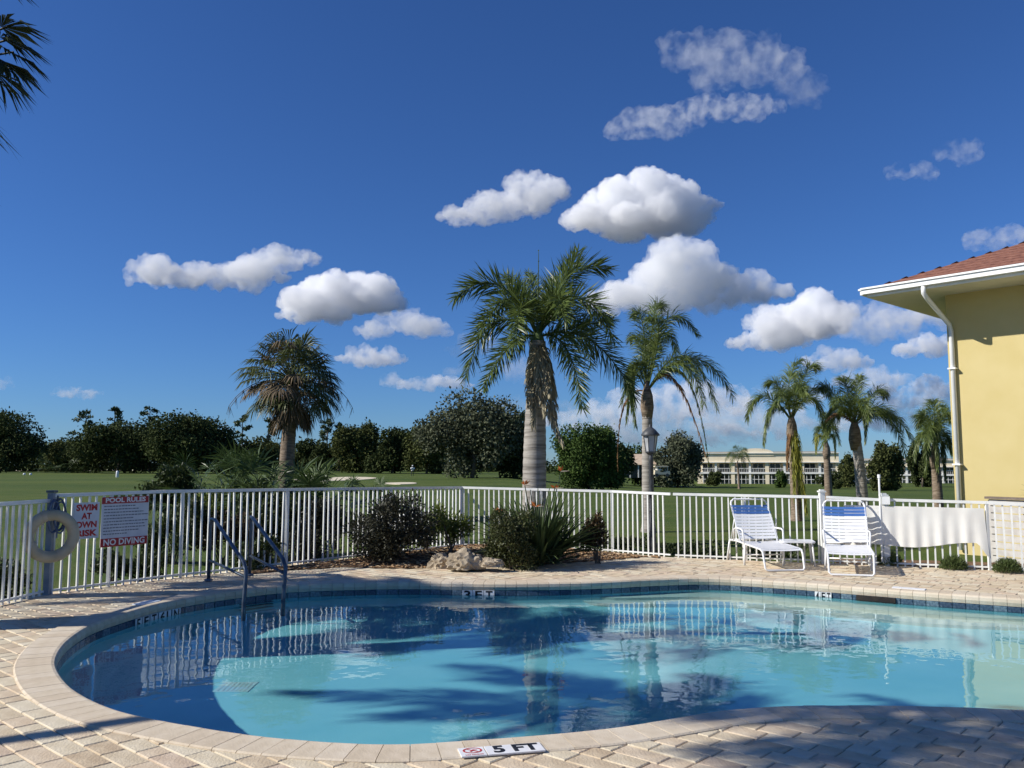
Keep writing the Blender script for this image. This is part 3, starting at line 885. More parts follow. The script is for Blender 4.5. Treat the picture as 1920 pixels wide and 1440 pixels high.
def apartments(label, px0, px1, Y, ytop, ybot, nbay, arch=None):
    x0, x1 = (px0 - 960) / 1600 * Y, (px1 - 960) / 1600 * Y; zb = min(LZ((x0 + x1) / 2, Y), P(960, ybot, Y).z); zt = P(960, ytop, Y).z
    t = thing('apartment_building', label, 'building', ((x0 + x1) / 2, Y, zb), R(-14)); W = x1 - x0; H = zt - zb; f2 = H * .36; pz = H * .70; dep = 2.4
    mb = MB(); mb.box((0, dep + 5, (H - .2) / 2 - .3), (W, 10, H + .2)); mb.build('wall', M_CREAM, t)
    mb = MB(); mb.box((0, dep / 2 - .1, (pz + H) / 2), (W + .5, dep + .3, H - pz)); mb.build('parapet', M_CREAM, t)
    mb = MB(); mb.box((0, -.35, H + .06), (W + .7, .6, .16)); mb.box((0, -.32, pz + .05), (W + .6, .5, .14)); mb.build('cornice', M_TRIM, t)
    mb = MB(); mb.box((0, dep / 2 - .15, f2), (W, dep + .2, .35)); mb.build('balcony_slab', M_TRIM, t)
    bw = W / nbay
    for i in range(nbay + 1):
        mb = MB(); mb.box((-W / 2 + i * bw, .1, pz / 2), (.42 if i % 2 else .75, .45, pz)); mb.build('column', M_CREAM if i % 2 == 0 else M_TRIM, t)
    for i in range(nbay):
        c = -W / 2 + (i + .5) * bw
        for zc, hh in ((f2 + (pz - f2) * .5, (pz - f2) * .78), (f2 * .5, f2 * .8)):
            mb = MB(); mb.box((c, dep - .03, zc), (bw * .62, .12, hh)); w = mb.build('window', M_GLASSD, t)
            mb = MB()
            for k in (-.5, 0, .5): mb.box((c + k * bw * .62, dep - .1, zc), (.1, .1, hh))
            mb.build('frame', M_TRIM, w)
        mb = MB(); mb.box((c, 0, f2 + .95), (bw - .5, .08, .09))
        for k in range(9): mb.box((c - (bw - .7) / 2 + k * (bw - .7) / 8, 0, f2 + .56), (.05, .05, .75))
        mb.build('railing', M_TRIM, t)
        mb = MB()
        for k in (-.25, 0, .25): mb.box((c + k * bw, .05, f2 * .46), (.09, .09, f2 * .9))
        mb.box((c, .05, f2 * .42), (bw - .5, .08, .1)); mb.build('porch_frame', M_TRIM, t)
    if arch is not None:
        ax = (arch - 960) / 1600 * Y - (x0 + x1) / 2; mb = MB(); r = 3.6
        prof = [(ax - r, H - .5)] + [(ax - r * math.cos(a), H + 1.05 * math.sin(a)) for a in np.linspace(.05, math.pi - .05, 13)] + [(ax + r, H - .5)]
        n = len(prof); mb.add([(x, -.42, z) for x, z in prof] + [(x, 1.2, z) for x, z in prof], [tuple(range(n)), tuple(reversed(range(n, 2 * n)))] + [(i, (i + 1) % n, n + (i + 1) % n, n + i) for i in range(n)])
        mb.build('arched_gable', M_CREAM, t)
    mb = MB(); mb.box((0, dep + 5, H + .15), (W - .4, 9.6, .5)); mb.build('roof', M_RECESS, t)
    return t


apartments('long cream two storey apartment block with arched gable', 1312, 1560, 178, 850, 903, 8, 1416)
apartments('cream apartment block at the right end of the row', 1602, 1790, 186, 863, 905, 6, None)


def small_house():
    Y = 150; x = (1188 - 960) / 1600 * Y; b = Vector((x, Y, P(960, 895, Y).z)); t = thing('house', 'small peach house with screened porch left of the lamp post', 'house', b)
    mb = MB(); mb.box((0, 4, 1.2), (7.4, 6, 2.6)); mb.build('wall', mat('peach_stucco', (.5, .38, .27), (.6, .47, .35), rough=.9), t)
    mb = MB(); z0 = 2.2; mb.add([(-4.4, -.4, z0), (4.4, -.4, z0), (4.4, 7.5, z0), (-4.4, 7.5, z0), (-2, 3.5, z0 + 1.9), (2, 3.5, z0 + 1.9)], [(0, 1, 5, 4), (1, 2, 5), (2, 3, 4, 5), (3, 0, 4), (3, 2, 1, 0)]); mb.build('roof', mat('peach_roof_tile', (.45, .34, .24), (.58, .46, .34), scale=2, rough=.9), t)
    mb = MB(); mb.box((0, .9, 1.0), (7.0, .1, 2.2)); mb.build('screen', M_SCREEN, t)
    for k in range(6):
        mb = MB(); mb.box((-3.6 + k * 1.44, -.1, 1.1), (.16, .16, 2.3)); mb.build('porch_post', M_TRIM, t)


small_house()


def golf_cart():
    g = P(1240, 894, 112); b = Vector((g.x, 112, LZ(g.x, 112)));
    b.z = g.z
    t = thing('golf_cart', 'cream golf cart parked on the lawn right of the lamp post', 'golf cart', b, R(8)); mc = mat('cream_body', (.62, .54, .38), (.7, .62, .46), rough=.4)
    mb = MB(); mb.box((0, 0, .45), (2.1, 1.1, .3)); mb.box((.75, 0, .66), (.55, 1.0, .2)); mb.box((-.65, 0, .72), (.7, 1.05, .3)); mb.build('body', mc, t)
    mb = MB(); mb.box((-.1, 0, 1.32), (1.9, 1.15, .12)); mb.box((-.1, 0, 1.4), (1.6, .95, .06)); mb.build('canopy', mc, t)
    for x in (-.85, .7):
        for y in (-.48, .48):
            mb = MB(); mb.tube([(x, y, .6), (x * .95, y, 1.28)], .025, 6); mb.build('strut', M_TRIM, t)
            w = MB(); w.tube([(x * .9, y * 1.05 - .08, .22), (x * .9, y * 1.05 + .08, .22)], .22, 12); w.build('wheel', M_SCREEN, t)
    mb = MB(); mb.box((-.35, 0, .92), (.5, 1.0, .12)); mb.box((-.62, 0, 1.08), (.1, 1.0, .3)); mb.build('seat', M_TRIM, t)


golf_cart()


def golfer():
    g = P(773, 893, 140); b = Vector((g.x, 140, LZ(g.x, 140)))
    t = thing('person', 'distant person in white top and dark trousers on the course', 'person', b, R(20))
    mb = MB()

    def skinned(name, pts, edges, rad, m):
        me = bpy.data.meshes.new(name); me.from_pydata(pts, edges, []); o = link(name, me, t); me.materials.append(m)
        o.modifiers.new('skin', 'SKIN'); o.modifiers.new('sub', 'SUBSURF').levels = 1
        for v, r in zip(me.skin_vertices[0].data, rad): v.radius = (r, r * .8)
        me.skin_vertices[0].data[0].use_root = True
    skinned('body', [(0, 0, .92), (0, -.05, 1.2), (0, -.1, 1.42), (0, -.14, 1.52), (0, -.17, 1.66), (-.2, -.12, 1.38), (-.27, -.22, 1.12), (-.15, -.42, .98), (.2, -.12, 1.38), (.27, -.22, 1.12), (.12, -.42, .98), (-.12, 0, .85), (-.15, -.03, .48), (-.16, .02, .06), (-.16, -.14, .03), (.12, 0, .85), (.15, -.03, .48), (.16, .02, .06), (.16, -.14, .03)],
            [(0, 1), (1, 2), (2, 3), (3, 4), (2, 5), (5, 6), (6, 7), (2, 8), (8, 9), (9, 10), (0, 11), (11, 12), (12, 13), (13, 14), (0, 15), (15, 16), (16, 17), (17, 18)],
            [.16, .15, .16, .06, .11, .08, .06, .04, .08, .06, .04, .11, .08, .05, .05, .11, .08, .05, .05], mat('dark_trousers', (.03, .03, .04)))
    mb.lathe([(.19, .88), (.2, 1.05), (.22, 1.25), (.24, 1.38), (.16, 1.47), (.08, 1.5)], (0, -.06, 0), 12); mb.tube([(-.19, -.12, 1.4), (-.27, -.2, 1.16)], .1, 8); mb.tube([(.19, -.12, 1.4), (.27, -.2, 1.16)], .1, 8)
    mb.build('shirt', M_WHITE, t)
    mb = MB(); mb.lathe([(.02, 1.8), (.1, 1.76), (.125, 1.68), (.16, 1.67)], (0, -.17, 0), 12); mb.build('cap', M_WHITE, t)


golfer()
for px, py, lab in ((220, 888, 'white marker post on the lawn left of the shrubs'), (46, 881, 'small white tee marker near the left edge'), (58, 880, 'small white tee marker right of its twin')):
    Y = 120 if px > 100 else 150; g = P(px, py, Y); h = .95 if px > 100 else .35; r_ = .2 if px > 100 else .22
    mb = MB(); mb.lathe([(r_ * .8, 0), (r_, h * .1), (r_ * .9, h * .75), (r_ * .7, h * .95), (0.01, h)], n=10); mb.build('course_marker', M_WHITE, None, True, loc=(g.x, Y, LZ(g.x, Y)), label=lab, cat='marker', group='white course markers')

# ================================================================== PALMS
M_PTRUNK = mat('palm_trunk_grey', (.17, .152, .13), (.37, .34, .30), scale=2.2, rough=.95, bump=.8, stretch=(.7, .7, 9), bscale=5, detail=7, contrast=(.32, .6))
M_PBROWN = mat('palm_trunk_brown', (.13, .095, .065), (.28, .22, .16), scale=5, rough=.95, bump=.8, stretch=(1, 1, 4), bscale=9)
L_ROYAL = leafm('royal_palm_leaf', (.036, .062, .015), (.165, .215, .055), transl=.25, rough=.36, scale=1.2)
L_QUEEN = leafm('queen_palm_leaf', (.052, .085, .020), (.205, .255, .070), transl=.3, rough=.4)
L_QUEENY = leafm('yellowing_palm_leaf', (.16, .18, .03), (.42, .40, .06), transl=.25)
L_DEAD = leafm('dry_palm_leaf', (.20, .165, .10), (.50, .44, .29), transl=.1, rough=.8)
L_RUST = leafm('rusty_palm_leaf', (.14, .07, .03), (.34, .2, .09), transl=.1, rough=.8)
L_FAN = leafm('fan_palm_leaf', (.036, .050, .017), (.145, .165, .062), transl=.2, rough=.45)
L_FAND = leafm('dry_fan_leaf', (.075, .054, .032), (.22, .165, .10), transl=.1, rough=.85)
M_SHAFT = mat('crownshaft', (.10, .15, .05), (.2, .27, .1), scale=3, rough=.5)


def palm_trunk(t, base_r, top_r, H, m, bulge=0.0, lean=(0, 0), rings=26, ring=.03):
    mb = MB(); pts = []; rad = []
    for i in range(rings * 2 + 1):
        f = i / (rings * 2); r = base_r + (top_r - base_r) * f + bulge * math.sin(min(1, f * 1.25) * math.pi) + (ring * base_r if i % 2 else 0)
        if f < .06: r *= 1.25 - f * 4
        pts.append((lean[0] * f * f, lean[1] * f * f, H * f - .15 * (i == 0))); rad.append(r)
    mb.tube(pts, rad, 12); return mb.build('trunk', m, t, smooth=True)


def px_palm(label, name, px, Y, crown_px, fronds, trunk_r, tm, group, bulge=0, shaft=True, lean=0.0):
    """palm whose feather leaves were surveyed one by one; frond: (ctrl px, tip px, depth, kind, length of leaflets)"""
    cx = P(crown_px[0], crown_px[1], Y); bx = (px - 960) / 1600 * Y; base = Vector((bx, Y, LZ(bx, Y)))
    t = thing(name, label, 'palm tree', base, 0, group)
    H = cx.z - base.z; palm_trunk(t, trunk_r, trunk_r * .72, H * .98, tm, bulge, (cx.x - bx, 0))
    if not shaft:
        mb = MB(); c = cx - base; mb.tube([c + Vector((0, 0, -.75)), c + Vector((0, 0, -.4)), c + Vector((0, 0, -.1)), c + Vector((0, 0, .3))], [trunk_r * .74, trunk_r * 1.05, trunk_r * .9, trunk_r * .2], 9); mb.build('leaf_bases', M_PBROWN, t, smooth=True)
    if shaft:
        mb = MB(); c = cx - base; mb.tube([c + Vector((0, 0, -.45)), c + Vector((0, 0, -.05)), c + Vector((0, 0, .25))], [trunk_r * .75, trunk_r * .6, trunk_r * .25], 10); mb.build('crownshaft', M_SHAFT, t, smooth=True)
    for f in fronds:
        (kx, ky), (tx, ty), dy, kind, L = f[:5]; kw = dict(f[5]) if len(f) > 5 else {}
        p0 = cx - base; k = P(kx, ky, Y + dy * .45) - base; e = P(tx, ty, Y + dy) - base
        m = {'r': L_ROYAL, 'q': L_QUEEN, 'y': L_QUEENY, 'd': L_DEAD, 'u': L_RUST}[kind]
        # the control point of the arc is pushed out so that the leaf passes through the surveyed middle
        kk = k * 2 - (p0 + e) * .5
        kw.setdefault('nl', 70); kw.setdefault('L', L); kw.setdefault('W', .04)
        link('frond', frond_mesh('frond', p0, kk, e, m, **kw), t)
    return t


RP = dict(plum=.85, droop=.10, W=.027, nl=135, rach=.03, angle=62)
D_ = tuple(dict(RP, droop=1.1, angle=42, nl=120, W=.036, start=.01).items()); RPI = tuple(RP.items())
px_palm('tall royal palm with dry leaves hanging down its trunk behind the flower bed', 'royal_palm', 1001, 18.6, (1008, 632), [
    ((935, 535), (850, 562), -.3, 'r', .62, RPI), ((955, 560), (893, 640), -1.2, 'r', .6, RPI), ((925, 605), (872, 715), .3, 'r', .66, RPI), ((960, 645), (905, 730), -1.0, 'r', .55, RPI),
    ((972, 545), (945, 520), 1.5, 'r', .5, RPI), ((1062, 520), (1142, 505), .2, 'r', .66, RPI), ((1050, 545), (1085, 470), .8, 'r', .6, RPI), ((1085, 560), (1152, 640), -.6, 'r', .62, RPI),
    ((1095, 610), (1150, 600), 1.3, 'r', .55, RPI), ((1110, 640), (1192, 752), .2, 'r', .66, RPI), ((1060, 650), (1092, 768), -1.2, 'r', .6, RPI), ((1040, 560), (1060, 600), -2.2, 'r', .62, RPI), ((980, 575), (968, 650), -2.2, 'r', .62, RPI),
    ((1030, 560), (1040, 520), 2.2, 'r', .55, RPI), ((1002, 555), (990, 510), 1.6, 'r', .4, RPI), ((1070, 590), (1110, 690), 1.8, 'r', .55, RPI),
    ((1018, 725), (1055, 832), -.8, 'd', .38, D_), ((1003, 710), (1000, 800), -.8, 'd', .38, D_), ((1030, 700), (1042, 800), -.6, 'd', .38, D_), ((1010, 690), (1022, 775), -.9, 'd', .38, D_), ((995, 690), (990, 760), -.6, 'd', .3, D_), ((1022, 680), (1030, 740), -.9, 'd', .34, D_),
    ((1009, 560), (1010, 468), 0, 'q', .05, (('nl', 10), ('rach', .03), ('angle', 8))),
], .245, M_PTRUNK, 'palms on the lawn behind the pool fence', bulge=.03)

QP = dict(plum=.65, droop=.6, W=.019, nl=140, rach=.022, angle=55); QPI = tuple(QP.items()); QPD = tuple(dict(QP, droop=1.6, angle=35).items())
px_palm('slim queen palm rising behind the lamp post', 'queen_palm', 1213, 22.5, (1213, 735), [
    ((1205, 610), (1190, 590), .4, 'q', .5, QPI), ((1225, 600), (1240, 575), .3, 'q', .55, QPI), ((1235, 620), (1215, 600), -1.0, 'q', .5, QPI), ((1250, 600), (1310, 630), .2, 'q', .5, QPI), ((1240, 630), (1270, 660), 1.4, 'q', .5, QPI),
    ((1285, 668), (1345, 770), -.5, 'q', .58, QPI), ((1300, 672), (1376, 745), .4, 'q', .6, QPI), ((1275, 680), (1320, 760), -1.3, 'q', .55, QPI), ((1195, 680), (1165, 760), .3, 'q', .5, QPI), ((1185, 700), (1192, 800), -.4, 'q', .55, QPD), ((1190, 690), (1175, 790), .8, 'q', .5, QPD),
    ((1265, 712), (1325, 860), -.3, 'u', .25, QPD), ((1285, 705), (1330, 880), .2, 'y', .2, QPD), ((1170, 760), (1158, 885), .4, 'u', .12, QPD), ((1225, 640), (1205, 680), 1.8, 'q', .5, QPI), ((1200, 640), (1180, 640), 1.2, 'q', .45, QPI),
], .17, M_PTRUNK, 'palms on the lawn behind the pool fence', shaft=False)

px_palm('left of the twin queen palms with a bright yellow green hanging leaf', 'queen_palm', 1488, 27, (1484, 790), [
    ((1480, 715), (1500, 675), .3, 'q', .6, QPI), ((1510, 700), (1530, 690), .3, 'q', .6, QPI), ((1460, 725), (1440, 720), .5, 'q', .55, QPI), ((1430, 742), (1400, 790), 0, 'q', .5, QPI), ((1450, 760), (1432, 835), -.8, 'q', .5, QPD), ((1495, 730), (1510, 740), -1.5, 'q', .55, QPI), ((1520, 745), (1545, 800), -.3, 'q', .5, QPI), ((1500, 720), (1480, 700), 1.4, 'q', .5, QPI), ((1470, 735), (1455, 760), -1.6, 'q', .5, QPI), ((1525, 730), (1560, 750), .8, 'q', .5, QPI),
    ((1495, 835), (1500, 925), -.5, 'y', .5, QPD), ((1488, 850), (1490, 940), -.6, 'y', .4, QPD), ((1478, 830), (1476, 880), -.4, 'u', .25, QPD), ((1500, 880), (1512, 960), -.3, 'y', .45, QPD),
], .17, M_PBROWN, 'palms on the lawn behind the pool fence', shaft=False)
px_palm('right of the twin queen palms with a bare grey trunk', 'queen_palm', 1612, 27, (1602, 800), [
    ((1590, 735), (1580, 710), .5, 'q', .6, QPI), ((1605, 740), (1612, 705), .3, 'q', .55, QPI), ((1640, 735), (1660, 745), .4, 'q', .5, QPI), ((1650, 765), (1715, 830), -.2, 'q', .6, QPI), ((1640, 770), (1690, 790), .9, 'q', .5, QPI), ((1575, 770), (1540, 840), -.4, 'q', .55, QPI), ((1570, 760), (1545, 800), .8, 'y', .4, QPD), ((1585, 750), (1560, 760), -1.4, 'q', .55, QPI), ((1615, 750), (1630, 790), -1.6, 'q', .5, QPI), ((1560, 735), (1540, 730), .6, 'q', .55, QPI), ((1620, 770), (1622, 830), -.9, 'q', .4, QPD), ((1575, 775), (1548, 790), -.6, 'u', .2, QPD), ((1660, 780), (1700, 860), .3, 'q', .5, QPI),
], .19, M_PTRUNK, 'palms on the lawn behind the pool fence', shaft=False)
px_palm('shorter queen palm seen between the twin queen palms', 'queen_palm', 1549, 44, (1549, 835), [
    ((1540, 800), (1525, 830), .5, 'q', .5, QPI), ((1560, 800), (1575, 835), -.4, 'q', .5, QPI), ((1548, 790), (1545, 775), .6, 'q', .5, QPI), ((1535, 815), (1530, 850), -.9, 'y', .5, QPD), ((1562, 815), (1566, 860), .8, 'y', .4, QPD), ((1550, 800), (1560, 790), -1.2, 'q', .5, QPI),
], .2, M_PBROWN, 'palms on the lawn behind the pool fence', shaft=False)
px_palm('bushy palm beside the white downspout of the yellow building', 'queen_palm', 1752, 30, (1752, 840), [
    ((1735, 780), (1722, 800), .4, 'q', .6, QPI), ((1752, 775), (1750, 755), .2, 'q', .6, QPI), ((1768, 780), (1782, 790), -.3, 'q', .6, QPI), ((1730, 810), (1715, 860), -.6, 'q', .6, QPD), ((1770, 810), (1785, 850), .5, 'q', .6, QPD), ((1745, 800), (1738, 840), -1.2, 'q', .6, QPI), ((1762, 790), (1770, 760), .9, 'q', .55, QPI), ((1738, 800), (1728, 770), 1.0, 'q', .55, QPI), ((1755, 800), (1758, 880), -1.0, 'q', .55, QPD), ((1742, 830), (1735, 890), -.3, 'q', .5, QPD), ((1765, 830), (1772, 900), 0, 'q', .5, QPD),
], .18, M_PBROWN, 'palms on the lawn behind the pool fence', shaft=False)
px_palm('small far palm in front of the apartment balconies', 'queen_palm', 1383, 140, (1383, 868), [
    ((1372, 848), (1360, 866), .5, 'q', 1.2, QPI), ((1394, 848), (1406, 866), -.5, 'q', 1.2, QPI), ((1383, 845), (1378, 838), .4, 'q', 1.2, QPI), ((1376, 856), (1370, 880), -1, 'q', 1.2, QPI), ((1390, 855), (1396, 878), 1, 'q', 1.2, QPI), ((1390, 846), (1398, 842), .4, 'q', 1.2, QPI)
], .22, M_PBROWN, 'palms on the lawn behind the pool fence', shaft=False)


def fan_palm():
    Y = 27.0; c0 = P(549, 722, Y); bx = (538 - 960) / 1600 * Y; base = Vector((bx, Y, LZ(bx, Y))); t = thing('fan_palm', 'shaggy fan palm with brown dead skirt left of the royal palm', 'palm tree', base)
    c = c0 - base; palm_trunk(t, .26, .2, c.z, M_PBROWN, .0, (c.x, 0)); q = random.Random(4)
    n = 80
    for i in range(n):   # live leaves over the upper sphere
        z = 1 - 1.65 * (i + .5) / n; a = i * 2.39996 + q.uniform(-.2, .2); r = math.sqrt(max(0, 1 - z * z)); d = Vector((r * math.cos(a), r * math.sin(a), z + .08)).normalized()
        pl = q.uniform(.8, 1.3); hub = c + Vector((0, 0, .15)) + d * pl + Vector((0, 0, -.12 * (1 - z)))
        dd = (d + Vector((0, 0, -.35 if z < .5 else 0))).normalized()
        link('fan_leaf', fan_mesh('fan_leaf', hub, dd, L_FAN if q.random() < (.93 if z > .2 else .72) else L_FAND, 24, q.uniform(.7, .95), .05, q.uniform(.7, 1.3), 105, c + Vector((0, 0, .1)), .016), t)
    for i in range(18):  # dead skirt
        a = i * 2.39996; d = Vector((math.cos(a) * .55, math.sin(a) * .55, -.85)).normalized(); hub = c + Vector((math.cos(a) * .28, math.sin(a) * .28, -.35 - q.random() * .5))
        link('dead_leaf', fan_mesh('dead_leaf', hub, d, L_FAND, 18, q.uniform(.7, 1.1), .06, 1.1, 75, c + Vector((0, 0, -.1)), .018), t)
    for i in range(9):   # old flower stalks
        a = i * .7 + .2; s = Vector((math.cos(a), math.sin(a) * .6, 0)); mb = MB()
        pts = bezier(c + Vector((0, 0, .1)), c + s * 1.4 + Vector((0, 0, .35)), c + s * q.uniform(1.7, 2.1) + Vector((0, 0, -.7)), 8); mb.tube(pts, [.018 - .0015 * k for k in range(8)], 4)
        for k in range(3, 8):
            for j in range(3): mb.tube([pts[k], pts[k] + Vector((q.uniform(-.12, .12), q.uniform(-.12, .12), -q.uniform(.15, .35)))], [.008, .004], 3)
        mb.build('flower_stalk', L_FAND, t)


fan_palm()


def palmetto(label, px, Y, top, n, spread, seed, name='palmetto'):
    bx = (px - 960) / 1600 * Y; base = Vector((bx, Y, LZ(bx, Y))); H = P(px, top, Y).z - base.z; q = random.Random(seed); t = thing(name, label, 'palmetto', base, 0, 'palmetto clumps beyond the fence')
    for i in range(n):
        a = q.uniform(0, 6.28); e = q.uniform(.15, 1.25); x0 = Vector((q.gauss(0, spread * .4), q.gauss(0, spread * .3), 0)); d = Vector((math.cos(a) * math.cos(e), math.sin(a) * math.cos(e), math.sin(e)))
        hub = x0 + d * (H * q.uniform(.35, .72)); link('fan_leaf', fan_mesh('fan_leaf', hub, d + Vector((0, 0, -.1)), L_FANG, 20, H * q.uniform(.26, .38), .055, q.uniform(.2, .6), 110, x0, .014), t)


L_FANG = leafm('palmetto_leaf', (.030, .052, .016), (.115, .165, .055), transl=.2, rough=.4)
palmetto('big palmetto clump left of the fan palm trunk', 475, 24.5, 806, 60, 2.2, 1); palmetto('palmetto fans at the foot of the fan palm', 562, 23.6, 838, 26, .9, 2)
palmetto('young palmetto under the tallest left oak', 390, 60, 812, 18, 2.2, 3); palmetto('low palmetto right of the sand bunker', 697, 36, 880, 14, .9, 4)
palmetto('far small cabbage palm left of the wide oak', 112, 180, 828, 14, 3, 5)


# palms beside and behind the viewer: their shadows cross the pool and deck
def auto_palm(label, base, H, n, L, seed, r=.2, lean=(0, 0), lf=.55, extra=(), group='palms beside the pool deck'):
    q = random.Random(seed); t = thing('queen_palm', label, 'palm tree', base, 0, group); palm_trunk(t, r, r * .75, H, M_PTRUNK, .02, lean)
    c = Vector((lean[0], lean[1], H))
    for i in range(n):
        a = i * 2.39996 + q.uniform(-.25, .25); e = 1.25 - 1.5 * (i / n); d = Vector((math.cos(a), math.sin(a), 0)); l = L * q.uniform(.85, 1.1)
        k = c + d * l * .45 * math.cos(e * .8) + Vector((0, 0, l * .55 * math.sin(max(e, .1)) + .25)); tip = c + d * l * (.55 + .4 * math.cos(e)) + Vector((0, 0, l * (.35 * math.sin(e)) - l * .28))
        link('frond', frond_mesh('frond', c, k, tip, L_QUEEN, nl=70, L=lf, W=.04, droop=.55, plum=.45, rach=.025), t)
    for p1, p2 in extra:
        link('frond', frond_mesh('frond', c, Vector(p1) - Vector(base), Vector(p2) - Vector(base), L_QUEEN, nl=84, L=.62, W=.04, droop=.6, plum=.4, rach=.025), t)
    return t


def corner_fan_palm():
    base = Vector((-6.95, 8.7, -.09)); t = thing('fan_palm', 'fan palm whose dark leaf hangs into the top left corner', 'palm tree', base, 0, 'palms beside the pool deck'); q = random.Random(12)
    c = Vector((0, 0, 5.6)); palm_trunk(t, .26, .2, 5.6, M_PBROWN)
    for i in range(14):
        z = 1 - 1.5 * (i + .5) / 14; a = i * 2.39996; r = math.sqrt(max(0, 1 - z * z)); d = Vector((r * math.cos(a), r * math.sin(a), z)).normalized()
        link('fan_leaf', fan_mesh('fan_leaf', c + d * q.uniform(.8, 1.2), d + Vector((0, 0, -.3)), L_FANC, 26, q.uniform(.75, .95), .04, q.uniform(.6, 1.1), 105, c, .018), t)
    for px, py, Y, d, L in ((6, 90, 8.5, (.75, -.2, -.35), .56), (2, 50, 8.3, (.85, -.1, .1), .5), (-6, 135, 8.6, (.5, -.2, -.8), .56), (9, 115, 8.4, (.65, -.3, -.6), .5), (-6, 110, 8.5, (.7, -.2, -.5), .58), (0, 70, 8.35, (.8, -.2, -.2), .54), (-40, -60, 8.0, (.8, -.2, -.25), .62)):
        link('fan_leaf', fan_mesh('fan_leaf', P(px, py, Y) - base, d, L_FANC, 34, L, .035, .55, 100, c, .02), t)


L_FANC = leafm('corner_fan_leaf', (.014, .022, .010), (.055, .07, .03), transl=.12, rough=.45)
corner_fan_palm()
auto_palm('palm farther left beside the one at the top left corner', (-11.4, 10.0, -.09), 6.0, 15, 2.2, 2, .24)
auto_palm('stout palm left of the pool shading the far left water', (-11.2, 7.5, -.09), 7.0, 14, 2.0, 5, .32, (-.2, 1.5))
auto_palm('leaning palm left of the viewer shading the middle of the pool', (-9.1, 3.2, 0), 7.0, 11, 1.95, 3, .085, (-1.5, 2.2))
auto_palm('palm left of the viewer shading the near right deck', (-5.5, 1.0, 0), 6.9, 15, 2.1, 4, .1, (-2.0, 2.8))

# ================================================================== YELLOW BUILDING
M_YEL = mat('yellow_stucco', (.565, .462, .208), (.60, .498, .240), scale=1.6, rough=.94, bump=.35, bscale=190, detail=8)
M_SOFF = mat('soffit_white', (.62, .60, .52), (.68, .66, .58), scale=2, rough=.7)
M_SHING = mat('red_shingle', (.15, .062, .045), (.29, .135, .092), scale=9, rough=.95, bump=.6, stretch=(1, 1, 5), bscale=18)


def yellow_building():
    Y = 17.0; Wc = Vector(((1784 - 960) / 1600 * Y, Y, 0)); a = Vector((.674, -.739, 0)); n = Vector((-.739, -.674, 0)); s = -n
    zt = P(1770, 554, Y).z; o = 1.09; z0 = LZ(Wc.x, Wc.y) - .1; la, ls = 4.5, 9.0
    t = thing('yellow_building', 'yellow stucco building with red shingle roof and white gutter', 'building', (Wc.x, Wc.y, 0)); B = Vector((Wc.x, Wc.y, 0))
    C = [Vector((0, 0, 0)), a * la, a * la + s * ls, s * ls]
    mb = MB(); mb.add([c + Vector((0, 0, z0)) for c in C] + [c + Vector((0, 0, zt + .1)) for c in C], [(0, 1, 5, 4), (1, 2, 6, 5), (2, 3, 7, 6), (3, 0, 4, 7)]); mb.build('wall', M_YEL, t)
    E_ = [n * o - a * o, a * (la + o) + n * o, a * (la + o) + s * (ls + o), s * (ls + o) - a * o]
    mb = MB(); zs = zt
    mb.add([c + Vector((0, 0, zs)) for c in C] + [e + Vector((0, 0, zs - .03)) for e in E_], [(i, 4 + i, 4 + (i + 1) % 4, (i + 1) % 4) for i in range(4)]); mb.build('soffit', M_SOFF, t)
    rise = (la / 2 + o) * .40; r1 = a * la / 2 + s * (la / 2) + Vector((0, 0, zt + .2 + rise)); r2 = a * la / 2 + s * (ls - la / 2) + Vector((0, 0, zt + .2 + rise))
    ev = [e + Vector((0, 0, zt + .14)) for e in E_]; mb = MB(); mb.add(ev + [r1, r2], [(0, 1, 4), (1, 2, 5, 4), (2, 3, 5), (3, 0, 4, 5)]); rf = mb.build('roof', M_SHING, t)
    # shingle courses standing proud
    mb = MB()
    for (p, q, e1, e2) in ((ev[0], ev[1], r1, r1), (ev[3], ev[0], r2, r1)):
        for k in range(1, 14):
            f = k / 14; u, v = p.lerp(e1, f), q.lerp(e2, f); nn = (q - p).cross(e1 - p).normalized(); dn = (p - e1).normalized() if e1 == e2 else ((p + q) / 2 - (e1 + e2) / 2).normalized()
            mb.add([u, v, v + nn * .008, u + nn * .008, u - dn * .12, v - dn * .12], [(0, 1, 2, 3), (3, 2, 5, 4)])
    mb.build('shingle_course', M_SHING, rf, kind='stuff')
    for i in (0, 3):
        p, q = E_[i], E_[(i + 1) % 4]; d = (q - p).normalized(); nn = Vector((d.y, -d.x, 0)); rz = Matrix.Rotation(math.atan2(d.y, d.x), 3, 'Z'); c = (p + q) / 2; L = (q - p).length
        mb = MB(); mb.box(c + nn * .0 + Vector((0, 0, zt + .06)), (L, .03, .18), 0, rz); mb.build('fascia', M_WHITE, t)
        mb = MB(); mb.box(c + nn * .075 + Vector((0, 0, zt + .075)), (L + .12, .1, .10), 0, rz); mb.box(c + nn * .09 + Vector((0, 0, zt + .135)), (L + .16, .13, .035), 0, rz); mb.build('gutter', M_WHITE, t)
    g = E_[0] + a * 1.13 + n * .07; w = a * .1 + n * .06; mb = MB()
    mb.tube([g + Vector((0, 0, zt + .05)), g + Vector((0, 0, zt - .12)), g.lerp(w, .12) + Vector((0, 0, zt - .2)), w.lerp(g, .06) + Vector((0, 0, zt - .62)), w + Vector((0, 0, zt - .75)), w + Vector((0, 0, 0))], .046, 10); mb.build('downspout', M_WHITE, t, smooth=True)
    for z in (zt - 1.5, zt - 3.4):
        mb = MB(); mb.box(w + Vector((0, 0, z)), (.15, .15, .03), 0, Matrix.Rotation(math.atan2(a.y, a.x), 3, 'Z')); mb.build('strap', M_WHITE, t)


yellow_building()

